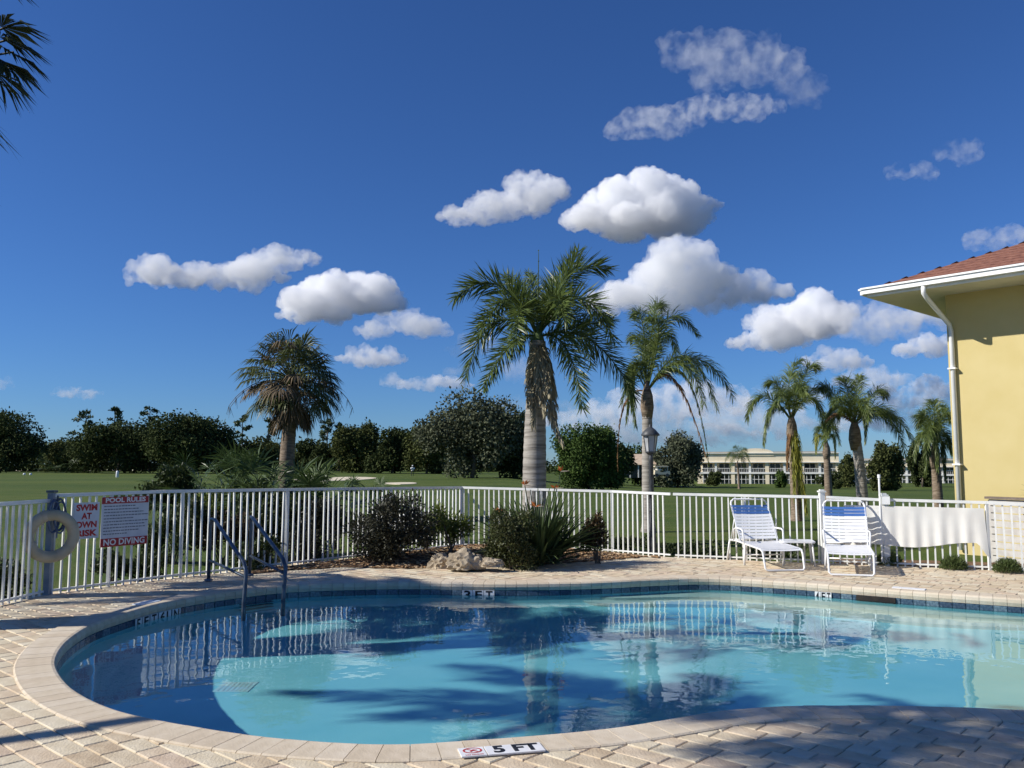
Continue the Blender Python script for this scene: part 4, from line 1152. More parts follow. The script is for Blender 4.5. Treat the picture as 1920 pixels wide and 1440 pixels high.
# ================================================================== FENCE
M_FENCE = mat('white_fence_paint', (.70, .71, .68), (.82, .82, .78), scale=4, rough=.45, spec=.4)


def unit_box(name, m, w, d):
    mb = MB(); mb.box((0, 0, .5), (w, d, 1)); return mb.mesh(name, m)


PICK = unit_box('picket', M_FENCE, .024, .024); POST = unit_box('fence_post', M_FENCE, .04, .04)


def fence(label, pts, posts, skip=lambda p: False, gap=.112, name='picket_fence', cat='fence', rail_ext=.0):
    b0 = pts[0][0]; t = thing(name, label, cat, (b0.x, b0.y, 0), 0, 'white picket fence around the pool'); O = Vector((b0.x, b0.y, 0)); carry = gap * .5
    for (a, ha), (b, hb) in zip(pts, pts[1:]):
        d = b - a; L = d.length; u = d.normalized(); rz = math.atan2(u.y, u.x)
        R3 = Matrix(((u.x, -u.y, 0), (u.y, u.x, 0), (0, 0, 1)))
        sl = (hb - ha) / L
        mb = MB(); hw = .024
        vs = [p + Vector((-u.y, u.x, 0)) * s * hw - O + Vector((0, 0, h + dz)) for p, h in ((a - u * .02, ha), (b + u * .02, hb)) for s in (-1, 1) for dz in (-.045, 0)]
        mb.add(vs, [(0, 2, 3, 1), (4, 5, 7, 6), (0, 1, 5, 4), (2, 6, 7, 3), (1, 3, 7, 5), (0, 4, 6, 2)]); mb.build('top_rail', M_FENCE, t)
        mb = MB(); vs = [p + Vector((-u.y, u.x, 0)) * s * .013 - O + Vector((0, 0, dz)) for p in (a, b) for s in (-1, 1) for dz in (.035, .06)]
        mb.add(vs, [(0, 2, 3, 1), (4, 5, 7, 6), (0, 1, 5, 4), (2, 6, 7, 3), (1, 3, 7, 5), (0, 4, 6, 2)]); mb.build('bottom_rail', M_FENCE, t)
        x = carry
        while x < L - .03:
            p = a + u * x
            o = link('picket', PICK, t, p - O + Vector((0, 0, -.03)), rz + rnd.uniform(-.03, .03)); o.rotation_euler = (rnd.gauss(0, .004), rnd.gauss(0, .005), rz + rnd.uniform(-.04, .04)); o.scale = (1, 1, ha + (hb - ha) * x / L - .022); x += gap * rnd.uniform(.97, 1.03)
        carry = x - L if x > L else gap * .5
    for p, h in posts:
        o = link('fence_post', POST, t, p - O + Vector((0, 0, -.1)), 0); o.scale = (1, 1, h + .10)
    return t


def FI(i): return (FP[i], FH[i])


def lerpf(i, f): return (FP[i].lerp(FP[i + 1], f), FH[i] + (FH[i + 1] - FH[i]) * f)


fence('white picket fence left of the life ring post', [FI(0), (FP[2] - Vector((.02, .06, 0)), 1.215)], [FI(0)])
fence('long white picket fence carrying the pool rules sign', [FI(2), FI(3), FI(4), FI(5)], [lerpf(2, .5), lerpf(3, .1), lerpf(3, .75), lerpf(4, .45), FI(5)])
fence('white picket fence behind the flower bed and lamp post', [FI(5), FI(6), (FP[7] - (FP[7] - FP[6]).normalized() * .05, FH[7])], [lerpf(5, .55), lerpf(6, .02)])
fence('white picket fence behind the left lounger', [(FP[7] + (FP[8] - FP[7]).normalized() * .04, FH[7]), FI(8)], [lerpf(7, .5)])
fence('white picket fence right of the gate under the yellow wall', [FI(9), FI(10), FI(11)], [FI(10)])


def gate():
    a, b = FP[8], FP[9]; u = (b - a).normalized(); t = fence('white pool gate behind the right lounger with tall latch post', [(a + u * .09, FH[8]), (b - u * .09, FH[9])], [], name='pool_gate', cat='gate'); O = Vector(t.location)
    for p, h in ((a, FH[8] + .06), (b, FH[9] + .04)):
        o = link('gate_post', POST, t, p - O + Vector((0, 0, -.1))); o.scale = (2.1, 2.1, h + .1)
        mb = MB(); c = p - O; mb.box(c + Vector((0, 0, h + .012)), (.115, .115, .024)); mb.box(c + Vector((0, 0, h + .035)), (.07, .07, .025)); mb.build('post_cap', M_FENCE, t)
    n = Vector((u.y, -u.x, 0)); c = b - O - u * .06 + n * .05
    mb = MB(); zt = P(1662, 893, b.y).z; mb.tube([c + Vector((0, 0, .06)), c + Vector((0, 0, zt - .02))], .017, 8); mb.tube([c + Vector((0, 0, zt - .03)), c + Vector((0, 0, zt + .03))], .026, 8); mb.build('latch_rod', M_WHITE, t)
    mb = MB(); mb.box(c + u * .09 + Vector((0, 0, FH[9] - .03)), (.12, .07, .13), 0, Matrix.Rotation(math.atan2(u.y, u.x), 3, 'Z')); mb.build('latch_box', M_WHITE, t)


gate()


def windscreen():
    p0, u, n = on_fence(1614, 950, 8, -.07); u = (FP[10] - FP[9]).normalized(); a = FP[9] + (FP[8] - FP[9]).normalized() * .62; a = Vector((a.x, a.y, 0)) - Vector((-u.y, u.x, 0)) * .04
    b = FP[9].lerp(FP[10], .97) - Vector((-u.y, u.x, 0)) * .04; L = (b - a).length; uu = (b - a).normalized(); nn = Vector((-uu.y, uu.x, 0))
    nx, nz = 60, 12; V = []
    for sgn in (0, .008):
        for j in range(nz + 1):
            for i in range(nx + 1):
                f = i / nx; zt = .985 - .02 * f; zb = .30 + .03 * math.sin(f * 9) + .10 * f - (.22 * sstep(f, .93, 1))
                z = zb + (zt - zb) * j / nz; w = .012 * math.sin(f * 70) * (1 - j / nz) + .006 * math.sin(f * 31 + 2)
                V.append(uu * (L * f + (.05 * sstep(f, .9, 1) * (1 - j / nz))) + nn * (w + sgn) + Vector((0, 0, z)))
    F = []; k0 = (nx + 1) * (nz + 1)
    for j in range(nz):
        for i in range(nx): k = j * (nx + 1) + i; F.append((k, k + 1, k + nx + 2, k + nx + 1)); F.append((k0 + k, k0 + k + nx + 1, k0 + k + nx + 2, k0 + k + 1))
    mb = MB(); mb.add(V, F); mb.build('windscreen', mat('white_vinyl_sheet', (.80, .78, .72), (.86, .85, .79), scale=3, rough=.6, transl=.08), None, True, loc=a, label='white vinyl sheet tied to the fence right of the right lounger', cat='sheet')


windscreen()


def enclosure():
    p = P(1855, 938, 15.4); q = P(1990, 944, 14.2); u = Vector((q.x - p.x, q.y - p.y, 0)); L = u.length; u.normalize(); t = thing('utility_screen', 'low grey slatted screen below the yellow wall at the right edge', 'screen', (p.x, p.y, -.09), math.atan2(u.y, u.x))
    m = mat('grey_slat', (.42, .40, .37), (.52, .5, .46), rough=.8)
    for k in range(9): mb = MB(); mb.box((L / 2, 0, .08 + k * .125), (L, .025, .105)); mb.build('slat', m, t)
    for x in (0, L / 2, L): mb = MB(); mb.box((x, .04, .56), (.07, .05, 1.12)); mb.build('post', m, t)
    mb = MB(); mb.box((L / 2, .01, 1.16), (L + .1, .14, .04)); mb.build('cap', mat('brown_cap', (.14, .11, .09), (.2, .16, .13)), t)


enclosure()

# ================================================================== POOL FURNITURE
M_TEXT = mat('black_lettering', (.012, .012, .014), (.02, .02, .022), rough=.5)
M_RED = mat('sign_red', (.34, .025, .03), (.42, .04, .045), rough=.5)
M_SIGNW = mat('sign_white', (.58, .60, .64), (.68, .69, .72), scale=6, rough=.45)
M_REDT = mat('red_lettering', (.42, .03, .03), (.5, .04, .04), rough=.5)
M_WTEXT = mat('white_lettering', (.72, .72, .72), (.8, .8, .8), rough=.5)


def put_text(parent, body, size, m, loc, bold=.0, width=None):
    me = text_mesh(body, size, m, bold); o = link('lettering', me, parent, loc); o.rotation_euler = (math.pi / 2, 0, 0)
    if width:
        xs = [v.co.x for v in me.vertices]; o.scale.x = width / (max(xs) - min(xs))
    return o


def rules_sign():
    seg = 2; off = .03
    c, t, n = on_fence(234, 978, seg, off); l, _, _ = on_fence(191, 978, seg, off); r, _, _ = on_fence(278, 976, seg, off); W = (r - l).length; top, _, _ = on_fence(238, 931, seg, off); bot, _, _ = on_fence(231, 1023, seg, off); H = top.z - bot.z
    s = thing('pool_rules_sign', 'pool rules sign with red header and no diving footer', 'sign', (c.x, c.y, (top.z + bot.z) / 2), math.atan2(t.y, t.x), 'signs on the pool fence')
    mb = MB(); mb.box((0, 0, 0), (W, .006, H)); mb.build('panel', M_SIGNW, s)
    hb = H * .135; mb = MB(); mb.box((0, -.005, H / 2 - hb / 2), (W, .004, hb)); h = mb.build('header', M_RED, s); put_text(h, 'POOL RULES', hb * .95, M_WTEXT, (0, -.0085, H / 2 - hb / 2), .003, W * .86)
    fb = H * .17; mb = MB(); mb.box((0, -.005, -H / 2 + fb / 2), (W, .004, fb)); f = mb.build('footer', M_RED, s); put_text(f, 'NO DIVING', fb * 1.0, M_WTEXT, (0, -.0085, -H / 2 + fb / 2), .003, W * .88)
    q = random.Random(3); mb = MB(); z = H / 2 - hb - .035
    for k in range(10):   # rows too small to read
        x = -W * .45; e = -W * .45 + W * .9 * q.choice((.55, .7, .95, 1, .8))
        while x < e:
            w = q.uniform(.015, .05); mb.box((min(x + w / 2, W * .46), -.0042, z), (w, .0015, .013)); x += w + .009
        z -= (H - hb - fb - .05) / 10
    mb.build('small_print', mat('print_grey', (.12, .13, .16), (.18, .19, .22)), s, kind='stuff')


rules_sign()


def swim_sign():
    seg = 2; off = .03
    c, t, n = on_fence(162, 975, seg, off); l, _, _ = on_fence(138, 975, seg, off); r, _, _ = on_fence(186, 975, seg, off); W = (r - l).length; top, _, _ = on_fence(164, 942, seg, off); bot, _, _ = on_fence(160, 1010, seg, off); H = top.z - bot.z
    s = thing('swim_risk_sign', 'small white swim at own risk sign with red letters', 'sign', (c.x, c.y, (top.z + bot.z) / 2), math.atan2(t.y, t.x), 'signs on the pool fence')
    mb = MB(); mb.box((0, 0, 0), (W, .006, H)); mb.build('panel', M_SIGNW, s)
    for k, w in enumerate(('SWIM', 'AT', 'OWN', 'RISK')): put_text(s, w, H * .23, M_REDT, (0, -.0045, H * (.35 - .235 * k)), .005, W * (.82 if w != 'AT' else .4))


swim_sign()


def life_ring():
    p = FP[2]; t_ = (FP[3] - FP[2]).normalized(); n = Vector((t_.y, -t_.x, 0)); rz = math.atan2(t_.y, t_.x) - .25
    t = thing('ring_post', 'weathered fence post carrying the life ring', 'post', (p.x, p.y, 0))
    mb = MB(); mb.box((0, 0, .63), (.075, .075, 1.32)); mb.build('shaft', mat('weathered_blue_grey', (.16, .2, .25), (.28, .32, .36), rough=.7), t)
    mb = MB(); mb.box((0, 0, 1.31), (.1, .1, .03)); mb.build('cap', M_STEEL, t)
    mb = MB(); mb.tube([n * .03 + Vector((0, 0, 1.2)), n * .13 + Vector((0, 0, 1.2)), n * .14 + Vector((0, 0, 1.26))], .014, 6); mb.build('hook', M_STEEL, t)
    c = P(96, 1005, p.y - .12); o = thing('life_ring', 'pale cream life ring hanging on the fence post', 'life ring', c, rz)
    mb = MB(); R1, r1 = .265, .072; nn = 40; k = 14
    V = [((R1 + r1 * math.cos(b)) * math.cos(a), r1 * math.sin(b), (R1 + r1 * math.cos(b)) * math.sin(a)) for a in np.linspace(0, 2 * math.pi, nn, endpoint=False) for b in np.linspace(0, 2 * math.pi, k, endpoint=False)]
    mb.add(V, [(i * k + j, ((i + 1) % nn) * k + j, ((i + 1) % nn) * k + (j + 1) % k, i * k + (j + 1) % k) for i in range(nn) for j in range(k)]); mb.build('float', mat('cream_ring', (.40, .35, .24), (.50, .44, .32), scale=5, rough=.6), o, True)
    for a in (.4, 1.97, 3.54, 5.11):
        mb = MB(); e = .1
        for b0 in range(1):
            V = []
            for aa in (a - e, a + e):
                for b in np.linspace(0, 2 * math.pi, 12, endpoint=False): V.append(((R1 + (r1 + .004) * math.cos(b)) * math.cos(aa), (r1 + .004) * math.sin(b), (R1 + (r1 + .004) * math.cos(b)) * math.sin(aa)))
            mb.add(V, [(j, 12 + j, 12 + (j + 1) % 12, (j + 1) % 12) for j in range(12)])
        mb.build('band', mat('faded_band', (.42, .36, .26), (.5, .44, .33)), o, True)
    rp = thing('throw_rope', 'dark blue throw rope coiled at the top of the ring post', 'rope', (p.x, p.y, 0)); mb = MB(); q = random.Random(2)
    for k in range(5):
        a = q.uniform(-.05, .05); pts = [n * .11 + t_ * (a + .075 * math.cos(s)) + Vector((0, 0, 1.02 + .2 * math.sin(s) - .01 * k)) + n * .012 * k for s in np.linspace(0, 6.28, 18)]; mb.tube(pts, .011, 5)
    mb.build('coil', mat('rope_blue', (.06, .09, .16), (.12, .16, .25), rough=.8), rp); mb = MB(); mb.tube([n * .12 + Vector((0, 0, 1.23)), n * .13 + Vector((.01, 0, .95)), n * .15 + Vector((0, .0, .72))], .010, 5); mb.build('tail', MATS['rope_blue'], rp)


life_ring()


def lamp_post():
    b = G(1223, 1041); b.z = 0; zt = P(1218, 800, b.y).z; t = thing('lamp_post', 'dark metal lamp post with lantern in front of the queen palm trunk', 'lamp post', b, 0)
    mb = MB(); mb.lathe([(.085, -.05), (.085, .30), (.07, .36), (.075, .4), (.06, .46), (.045, .75), (.042, .78), (.052, .8), (.04, .84)], n=14); mb.build('base', M_DARKMETAL, t, True)
    mb = MB(); mb.lathe([(.04, .82), (.036, zt - .62), (.05, zt - .6), (.03, zt - .56), (.03, zt - .52)], n=12); mb.build('shaft', M_DARKMETAL, t, True)
    l = mb = MB(); mb.lathe([(.05, zt - .52), (.1, zt - .48), (.1, zt - .46)], n=6); la = mb.build('lantern', M_DARKMETAL, t)
    mb = MB(); mb.lathe([(.085, zt - .46), (.125, zt - .16)], n=6); mb.build('glass', mat('frosted_lantern', (.30, .31, .32), (.4, .41, .42), rough=.25, spec=.5), la)
    mb = MB()
    for k in range(6): a = k * math.pi / 3; mb.tube([(.09 * math.cos(a), .09 * math.sin(a), zt - .46), (.13 * math.cos(a), .13 * math.sin(a), zt - .16)], .008, 4)
    mb.build('cage', M_DARKMETAL, la)
    mb = MB(); mb.lathe([(.17, zt - .17), (.175, zt - .145), (.1, zt - .06), (.05, zt - .02), (.02, zt), (.028, zt + .02), (.005, zt + .05)], n=12); mb.build('roof', M_DARKMETAL, la, True)


lamp_post()


def hand_rail(label, a_px, top1, elbow, water_px, g):
    A = G(*a_px); Wt = G(water_px[0], water_px[1] - 20, -.1)
    T1 = P(*top1, A.y - .02); E1 = P(*elbow, Wt.y)
    t = thing('hand_rail', label, 'hand rail', (A.x, A.y, 0), 0, g); O = Vector((A.x, A.y, 0))
    pts = [Vector((A.x, A.y, -.05)), Vector((A.x, A.y, T1.z - .14)), Vector((A.x, A.y, T1.z - .05)).lerp(T1, .5), T1 + (E1 - T1) * .06, T1.lerp(E1, .5), T1.lerp(E1, .93), E1 + Vector((0, 0, -.07)), Vector((Wt.x, Wt.y, -.05)), Vector((Wt.x, Wt.y, -.75))]
    mb = MB(); mb.tube([p - O for p in pts], .026, 10); o = mb.build('rail', M_STEEL, t, True); o.cycles.is_caustics_receiver = True
    mb = MB(); z = .30; mb.tube([Vector((A.x, A.y, z)) - O, Vector((Wt.x, Wt.y, z - .03)) - O], .019, 8); mb.build('cross_bar', M_STEEL, t, True)
    mb = MB(); mb.lathe([(.06, .0), (.058, .016), (.03, .03)], (0, 0, .012), 14); mb.build('deck_flange', M_STEEL, t, True)


hand_rail('left of the two metal pool hand rails', (391, 1090), (400, 970), (462, 1062), (457, 1158), 'pool hand rails')
hand_rail('right of the two metal pool hand rails', (468, 1080), (470, 966), (536, 1055), (531, 1150), 'pool hand rails')


# ---- depth markers
def wall_marker(label, px, words, wpx):
    n = len(words); fr = []
    for k in range(n):
        x = px - wpx / 2 + (k + .5) * wpx / n
        i = min(range(len(POOL)), key=lambda j: (abs(POOL[j].x - (x - 960) / 1600 * POOL[j].y)) + (100 if POOL[j].y < 8.5 else 0)); p = POOL[i]; t = (POOL[(i + 1) % len(POOL)] - POOL[i - 1]).normalized()
        fr.append((p + Vector((-t.y, t.x)) * .014, t))
    L = sum((a[0] - b[0]).length for a, b in zip(fr, fr[1:])) / (n - 1) if n > 1 else .15
    c = fr[n // 2][0]; s = thing('depth_marker', label, 'depth marker', (c.x, c.y, -.165), 0, 'depth markers of the pool')
    for (p, t), w in zip(fr, words):
        mb = MB(); mb.box((0, -.004, 0), (L - .006, .008, .14)); pl = mb.build('tile', mat('marker_tile', (.66, .68, .68), (.74, .75, .75), rough=.25), s, loc=(p.x - c.x, p.y - c.y, 0), rz=math.atan2(-t.y, -t.x))
        put_text(pl, w, .16, M_TEXT, (0, -.0095, 0), .004, min(.1, L * .62) if w not in '1I' else None)


wall_marker('five foot six depth marker on the left waterline tiles', 306, ['5', 'F', 'T', '6', 'I', 'N'], 80)
wall_marker('three foot depth marker on the far waterline tiles', 898, ['3', 'F', 'T'], 46)
wall_marker('four foot depth marker right of the left lounger', 1534, ['4', 'F', 'T'], 44)


def coping_marker():
    c = G(940, 1405, .018); i = min(range(len(POOL)), key=lambda k: (POOL[k] - c.xy).length); t = (POOL[(i + 4) % len(POOL)] - POOL[i - 4]).normalized(); W = .49; D = .145
    s = thing('depth_marker', 'five foot no diving marker on the near coping', 'depth marker', (c.x, c.y, .0165), math.atan2(t.y, t.x), 'depth markers of the pool')
    mm = mat('marker_print_white', (.72, .72, .72), (.8, .8, .8), rough=.35)
    mb = MB(); mb.box((-W / 2 + .075, 0, -.002), (.146, D, .008)); a = mb.build('tile', mm, s)
    mb = MB(); mb.box((.078, 0, -.002), (W - .156, D, .008)); b = mb.build('tile', mm, s)
    me = text_mesh('5 FT', .155, M_TEXT, .006); o = link('lettering', me, b, (.085, 0, .0035)); o.scale = (.95, 1, 1)
    cx = -W / 2 + .078; mb = MB(); n = 36
    V = [(cx + r * math.cos(x), .016 + r * .82 * math.sin(x), .0035) for x in np.linspace(0, 2 * math.pi, n, endpoint=False) for r in (.045, .056)]; mb.add(V, [(2 * i_, 2 * i_ + 1, (2 * i_ + 3) % (2 * n), (2 * i_ + 2) % (2 * n)) for i_ in range(n)])
    mb.add([(cx - .036, .043, .0035), (cx - .03, .049, .0035), (cx + .036, -.012, .0035), (cx + .03, -.018, .0035)], [(0, 3, 2, 1)])
    mb.build('prohibition_ring', M_REDT, a); mb = MB()
    mb.add([(cx - .02, .0, .0042), (cx + .005, .03, .0042), (cx + .028, .02, .0042), (cx + .026, .014, .0042), (cx + .008, .019, .0042), (cx - .012, -.008, .0042)], [(0, 5, 4, 3, 2, 1)]); mb.build('diver_symbol', M_REDT, a)
    me = text_mesh('NO DIVING', .02, M_REDT, .0006); link('lettering', me, a, (cx, -.056, .0035))


coping_marker()
for px, py, lab, w in ((292, 1130, 'pale blue tile set in the far left coping', .34), (1702, 1102, 'white tile set in the coping near the right lounger', .4)):
    c = G(px, py, .015); i = min(range(len(POOL)), key=lambda k: (POOL[k] - c.xy).length); t = (POOL[(i + 4) % len(POOL)] - POOL[i - 4]).normalized()
    nrm = Vector((t.y, -t.x)); pos = POOL[i] + nrm * (.15 if px < 900 else .2)
    mb = MB(); mb.box((0, 0, 0), (w, .14, .008)); mb.build('coping_marker', mat('coping_marker_blue', (.5, .58, .7), (.6, .68, .78), rough=.3) if px < 900 else MATS['marker_print_white'], None, loc=(pos.x, pos.y, .0165), rz=math.atan2(t.y, t.x), label=lab, cat='depth marker', group='depth markers of the pool')


# ---- loungers
M_STRAP = mat('white_vinyl_strap', (.78, .79, .80), (.86, .86, .86), scale=5, rough=.35, spec=.45)
M_BLUE = mat('blue_vinyl_strap', (.05, .13, .36), (.075, .17, .43), scale=5, rough=.35, spec=.45)
M_FRAME = mat('white_tube_frame', (.76, .77, .77), (.84, .84, .83), scale=3, rough=.3, spec=.5)


def lounger():
    t = thing('sun_lounger', 'l', 'sun lounger', (0, 0, 0), 0, 'white strap loungers by the fence'); w = .32
    def tube(name, pts, r=.0165, par=t): mb = MB(); mb.tube(pts, r, 8); return mb.build(name, M_FRAME, par, True)
    S = [(.0, .32), (1.22, .37)]   # seat rail y,z
    for s in (-1, 1):
        x = s * w
        tube('seat_rail', [(x, .07, .29), (x, .16, .325), (x, .7, .345), (x, 1.25, .365), (x, 1.62, .35)])
        tube('back_rail', [(x, 1.06, .37), (x, 1.3, .70), (x, 1.50, .98), (x * .93, 1.535, 1.03)])
        tube('leg', [(x, .86, .35), (x * 1.06, .85, .0)], .018); tube('leg', [(x, 1.6, .35), (x * 1.04, 1.72, .0)], .018)
        tube('arm', [(x * 1.04, .84, .35), (x * 1.08, .88, .56), (x * 1.08, .95, .585), (x * 1.08, 1.2, .585), (x * 1.06, 1.31, .56), (x * 1.04, 1.36, .37)], .015)
        tube('back_strut', [(x * .97, 1.36, .74), (x * .97, 1.55, .36)], .011)
    tube('foot_loop', [(-w, .1, .31), (-w, .06, .26), (-w * .98, .0, .05), (-w * .9, -.01, .018), (w * .9, -.01, .018), (w * .98, .0, .05), (w, .06, .26), (w, .1, .31)])
    tube('head_bar', [(-w * .93, 1.525, 1.02), (-w * .82, 1.545, 1.055), (w * .82, 1.545, 1.055), (w * .93, 1.525, 1.02)]); tube('cross_bar', [(-w, 1.62, .35), (w, 1.62, .35)]); tube('cross_bar', [(-w, .86, .17), (w, .86, .17)], .011)

    def strap(p, q, nrm, m):
        mb = MB(); n = 8; V = []
        for k in range(n + 1):
            f = k / n; sag = -.012 * math.sin(f * math.pi)
            for pt, off in ((p, .0155), (q, .0155), (q, .0105), (p, .0105)):
                V.append((-w - .016 + f * (2 * w + .032), pt[0] + nrm[0] * (off + sag), pt[1] + nrm[1] * (off + sag)))
        F = [(k * 4 + j, (k + 1) * 4 + j, (k + 1) * 4 + (j + 1) % 4, k * 4 + (j + 1) % 4) for k in range(n) for j in range(4)] + [(0, 1, 2, 3), (n * 4 + 3, n * 4 + 2, n * 4 + 1, n * 4)]
        mb.add(V, F); mb.build('strap', m, t)
    prof = [(.07, .29), (.16, .325), (.7, .345), (1.1, .362)]

    def along(pf, s0, wd):
        L = 0; out = []
        for target in (s0, s0 + wd):
            L = 0
            for a, b in zip(pf, pf[1:]):
                d = math.hypot(b[0] - a[0], b[1] - a[1])
                if L + d >= target or b is pf[-1]:
                    f = (target - L) / d; out.append((a[0] + (b[0] - a[0]) * f, a[1] + (b[1] - a[1]) * f)); break
                L += d
        return out
    for k in range(16):
        p, q = along(prof, .03 + k * .064, .05); d = (q[0] - p[0], q[1] - p[1]); l = math.hypot(*d); strap(p, q, (-d[1] / l, d[0] / l), M_STRAP)
    bk = [(1.09, .41), (1.3, .70), (1.50, .98)]
    for k in range(11):
        p, q = along(bk, .0 + k * .0615, .051); d = (q[0] - p[0], q[1] - p[1]); l = math.hypot(*d); strap(p, q, (-d[1] / l, d[0] / l), M_BLUE if k >= 8 and k < 11 else M_STRAP)
    return t


def place_lounger(t, foot_px, head_px, label):
    f = G(*foot_px); h = G(*head_px); d = (h - f); d.z = 0; t.location = (f.x, f.y, .004); t.rotation_euler = (0, 0, math.atan2(d.y, d.x) - math.pi / 2); t['label'] = label


l1 = lounger(); place_lounger(l1, (1472, 1072), (1388, 1046), 'white strap lounger with blue head band angled left of the small table')
l2 = copy_tree(l1); place_lounger(l2, (1597, 1081), (1582, 1052), 'white strap lounger with blue head band facing the pool right of the small table')


def side_table():
    c = G(1499, 1060); t = thing('side_table', 'small white round cornered table between the two loungers', 'table', (c.x, c.y + .1, 0), R(-12)); w, d, h = .27, .24, .40
    mb = MB(); pts = []
    for cx, cy, a0 in ((w - .05, d - .05, 0), (-w + .05, d - .05, 90), (-w + .05, -d + .05, 180), (w - .05, -d + .05, 270)):
        for k in range(4): a = R(a0 + k * 30); pts.append((cx + .05 * math.cos(a), cy + .05 * math.sin(a)))
    n = len(pts); mb.add([(x, y, h) for x, y in pts] + [(x, y, h - .025) for x, y in pts], [tuple(range(n)), tuple(reversed(range(n, 2 * n)))] + [(i, n + i, n + (i + 1) % n, (i + 1) % n) for i in range(n)]); mb.build('table_top', M_FRAME, t)
    for sx in (-1, 1):
        for sy in (-1, 1): mb = MB(); mb.tube([(sx * (w - .05), sy * (d - .05), h - .02), (sx * (w - .02), sy * (d - .02), 0)], .013, 8); mb.build('leg', M_FRAME, t, True)


side_table()

# ================================================================== FLOWER BED
M_MULCH = mat('mulch', (.10, .055, .03), (.26, .16, .085), scale=14, rough=.95, bump=.9, bscale=40)


def bed_z(x, y):
    dmin = 9
    for a, b in zip(BED, BED[1:] + BED[:1]):
        ab = b - a; f = max(0, min(1, (Vector((x, y)) - a).dot(ab) / ab.length_squared)); dmin = min(dmin, (a + ab * f - Vector((x, y))).length)
    return .005 + .15 * sstep(dmin, 0, 1.1) + .02 * mnoise.noise(Vector((x * 2.5, y * 2.5, 0)))


def bed():
    pts = [(x, y) for x in np.arange(-4, 3.4, .17) for y in np.arange(12.4, 17.6, .17) if inside((x, y), BED)]
    ov, fs = cdt(BED, pts); me = bpy.data.meshes.new('mulch_bed'); me.from_pydata([(v.x, v.y, bed_z(v.x, v.y)) for v in ov], [], fs); me.materials.append(M_MULCH); link('mulch_bed', me, kind='structure')
    n = 0; mb = MB(); q = random.Random(5); mats = [mat('chip_a', (.30, .17, .08), (.42, .27, .14)), mat('chip_b', (.42, .30, .17), (.52, .40, .26)), mat('chip_c', (.13, .075, .04), (.22, .13, .07))]
    while n < 3600:
        x, y = q.uniform(-4, 3.3), q.uniform(12.4, 17.5)
        if not inside((x, y), BED): continue
        n += 1; M_ = Matrix.Rotation(q.uniform(0, 6.28), 3, 'Z') @ Matrix.Rotation(q.uniform(-.5, .5), 3, 'X'); s = q.uniform(.6, 1.5)
        mb.box((x, y, bed_z(x, y) + .012), (.055 * s, .022 * s, .009), q.choices((0, 1, 2), (4, 3, 3))[0], M_)
    mb.build('wood_chips', mats, None, kind='stuff', label='orange brown wood chips over the flower bed')


bed()


def rock(label, px, py, Y, sx, sy, sz, seed):
    p = P(px, py, Y); bm = bmesh.new(); bmesh.ops.create_icosphere(bm, subdivisions=4, radius=1)
    for v in bm.verts:
        n = v.co.normalized(); d = 1 + .28 * mnoise.fractal(n * 1.6 + Vector((seed, 0, 0)), 1, 2, 3) + .14 * mnoise.fractal(n * 5 + Vector((0, seed, 0)), 1, 2, 4); v.co = Vector((n.x * sx, n.y * sy, n.z * sz)) * d
        if v.co.z < -sz * .3: v.co.z = -sz * .3
    me = bpy.data.meshes.new('rock'); bm.to_mesh(me); bm.free(); me.materials.append(mat('limestone', (.17, .135, .095), (.46, .385, .28), scale=4, rough=.95, bump=.9, bscale=16, contrast=(.3, .62)))
    link('rock', me, None, (p.x, Y, bed_z(p.x, Y) + sz * .22), label=label, cat='rock', group='limestone rocks in the bed')


rock('pitted limestone boulder in the flower bed', 872, 1040, 13.6, .30, .24, .21, 1); rock('smaller dark rock left of the limestone boulder', 826, 1034, 14.0, .2, .18, .17, 4); rock('flat rubble right of the limestone boulder', 922, 1046, 13.5, .2, .16, .1, 9)


def shrub(label, px, py, Y, W, H, m, n, leaf, seed, group, ratio=.45, shape=8, D=None, zb=None, stems=7, z0=.08, name='shrub', shell=.35):
    x = (px - 960) / 1600 * Y; z = (bed_z(x, Y) if inside((x, Y), BED) else (0 if inside((x, Y), DECK_OUT) else LZ(x, Y))) if zb is None else zb
    t = thing(name, label, 'shrub', (x, Y, z), 0, group); bl = crown_blobs(W, H * (1 - z0), H * z0, shape, .85, seed); bl = [(b[0], b[1] * .8, b[2], b[3] * 1.2, b[4] * 1.1, b[5] * 1.15) for b in bl]
    C, Dd = blob_points(bl, n, shell); k = C[:, 2] > .01; C = C[k]; Dd = Dd[k]
    link('foliage', leaf_mesh('foliage', C, Dd + nr.normal(size=C.shape) * .6 + [0, 0, .35], leaf, leaf * ratio, m), t)
    mb = MB(); q = random.Random(seed)
    for i in range(stems): b = bl[i % len(bl)]; mb.tube([(q.uniform(-.06, .06), q.uniform(-.06, .06), -.03), (b[0] * .4, b[1] * .4, b[2] * .5), b[:3]], [.014, .010, .004], 5)
    mb.build('stems', M_BARK, t); return t


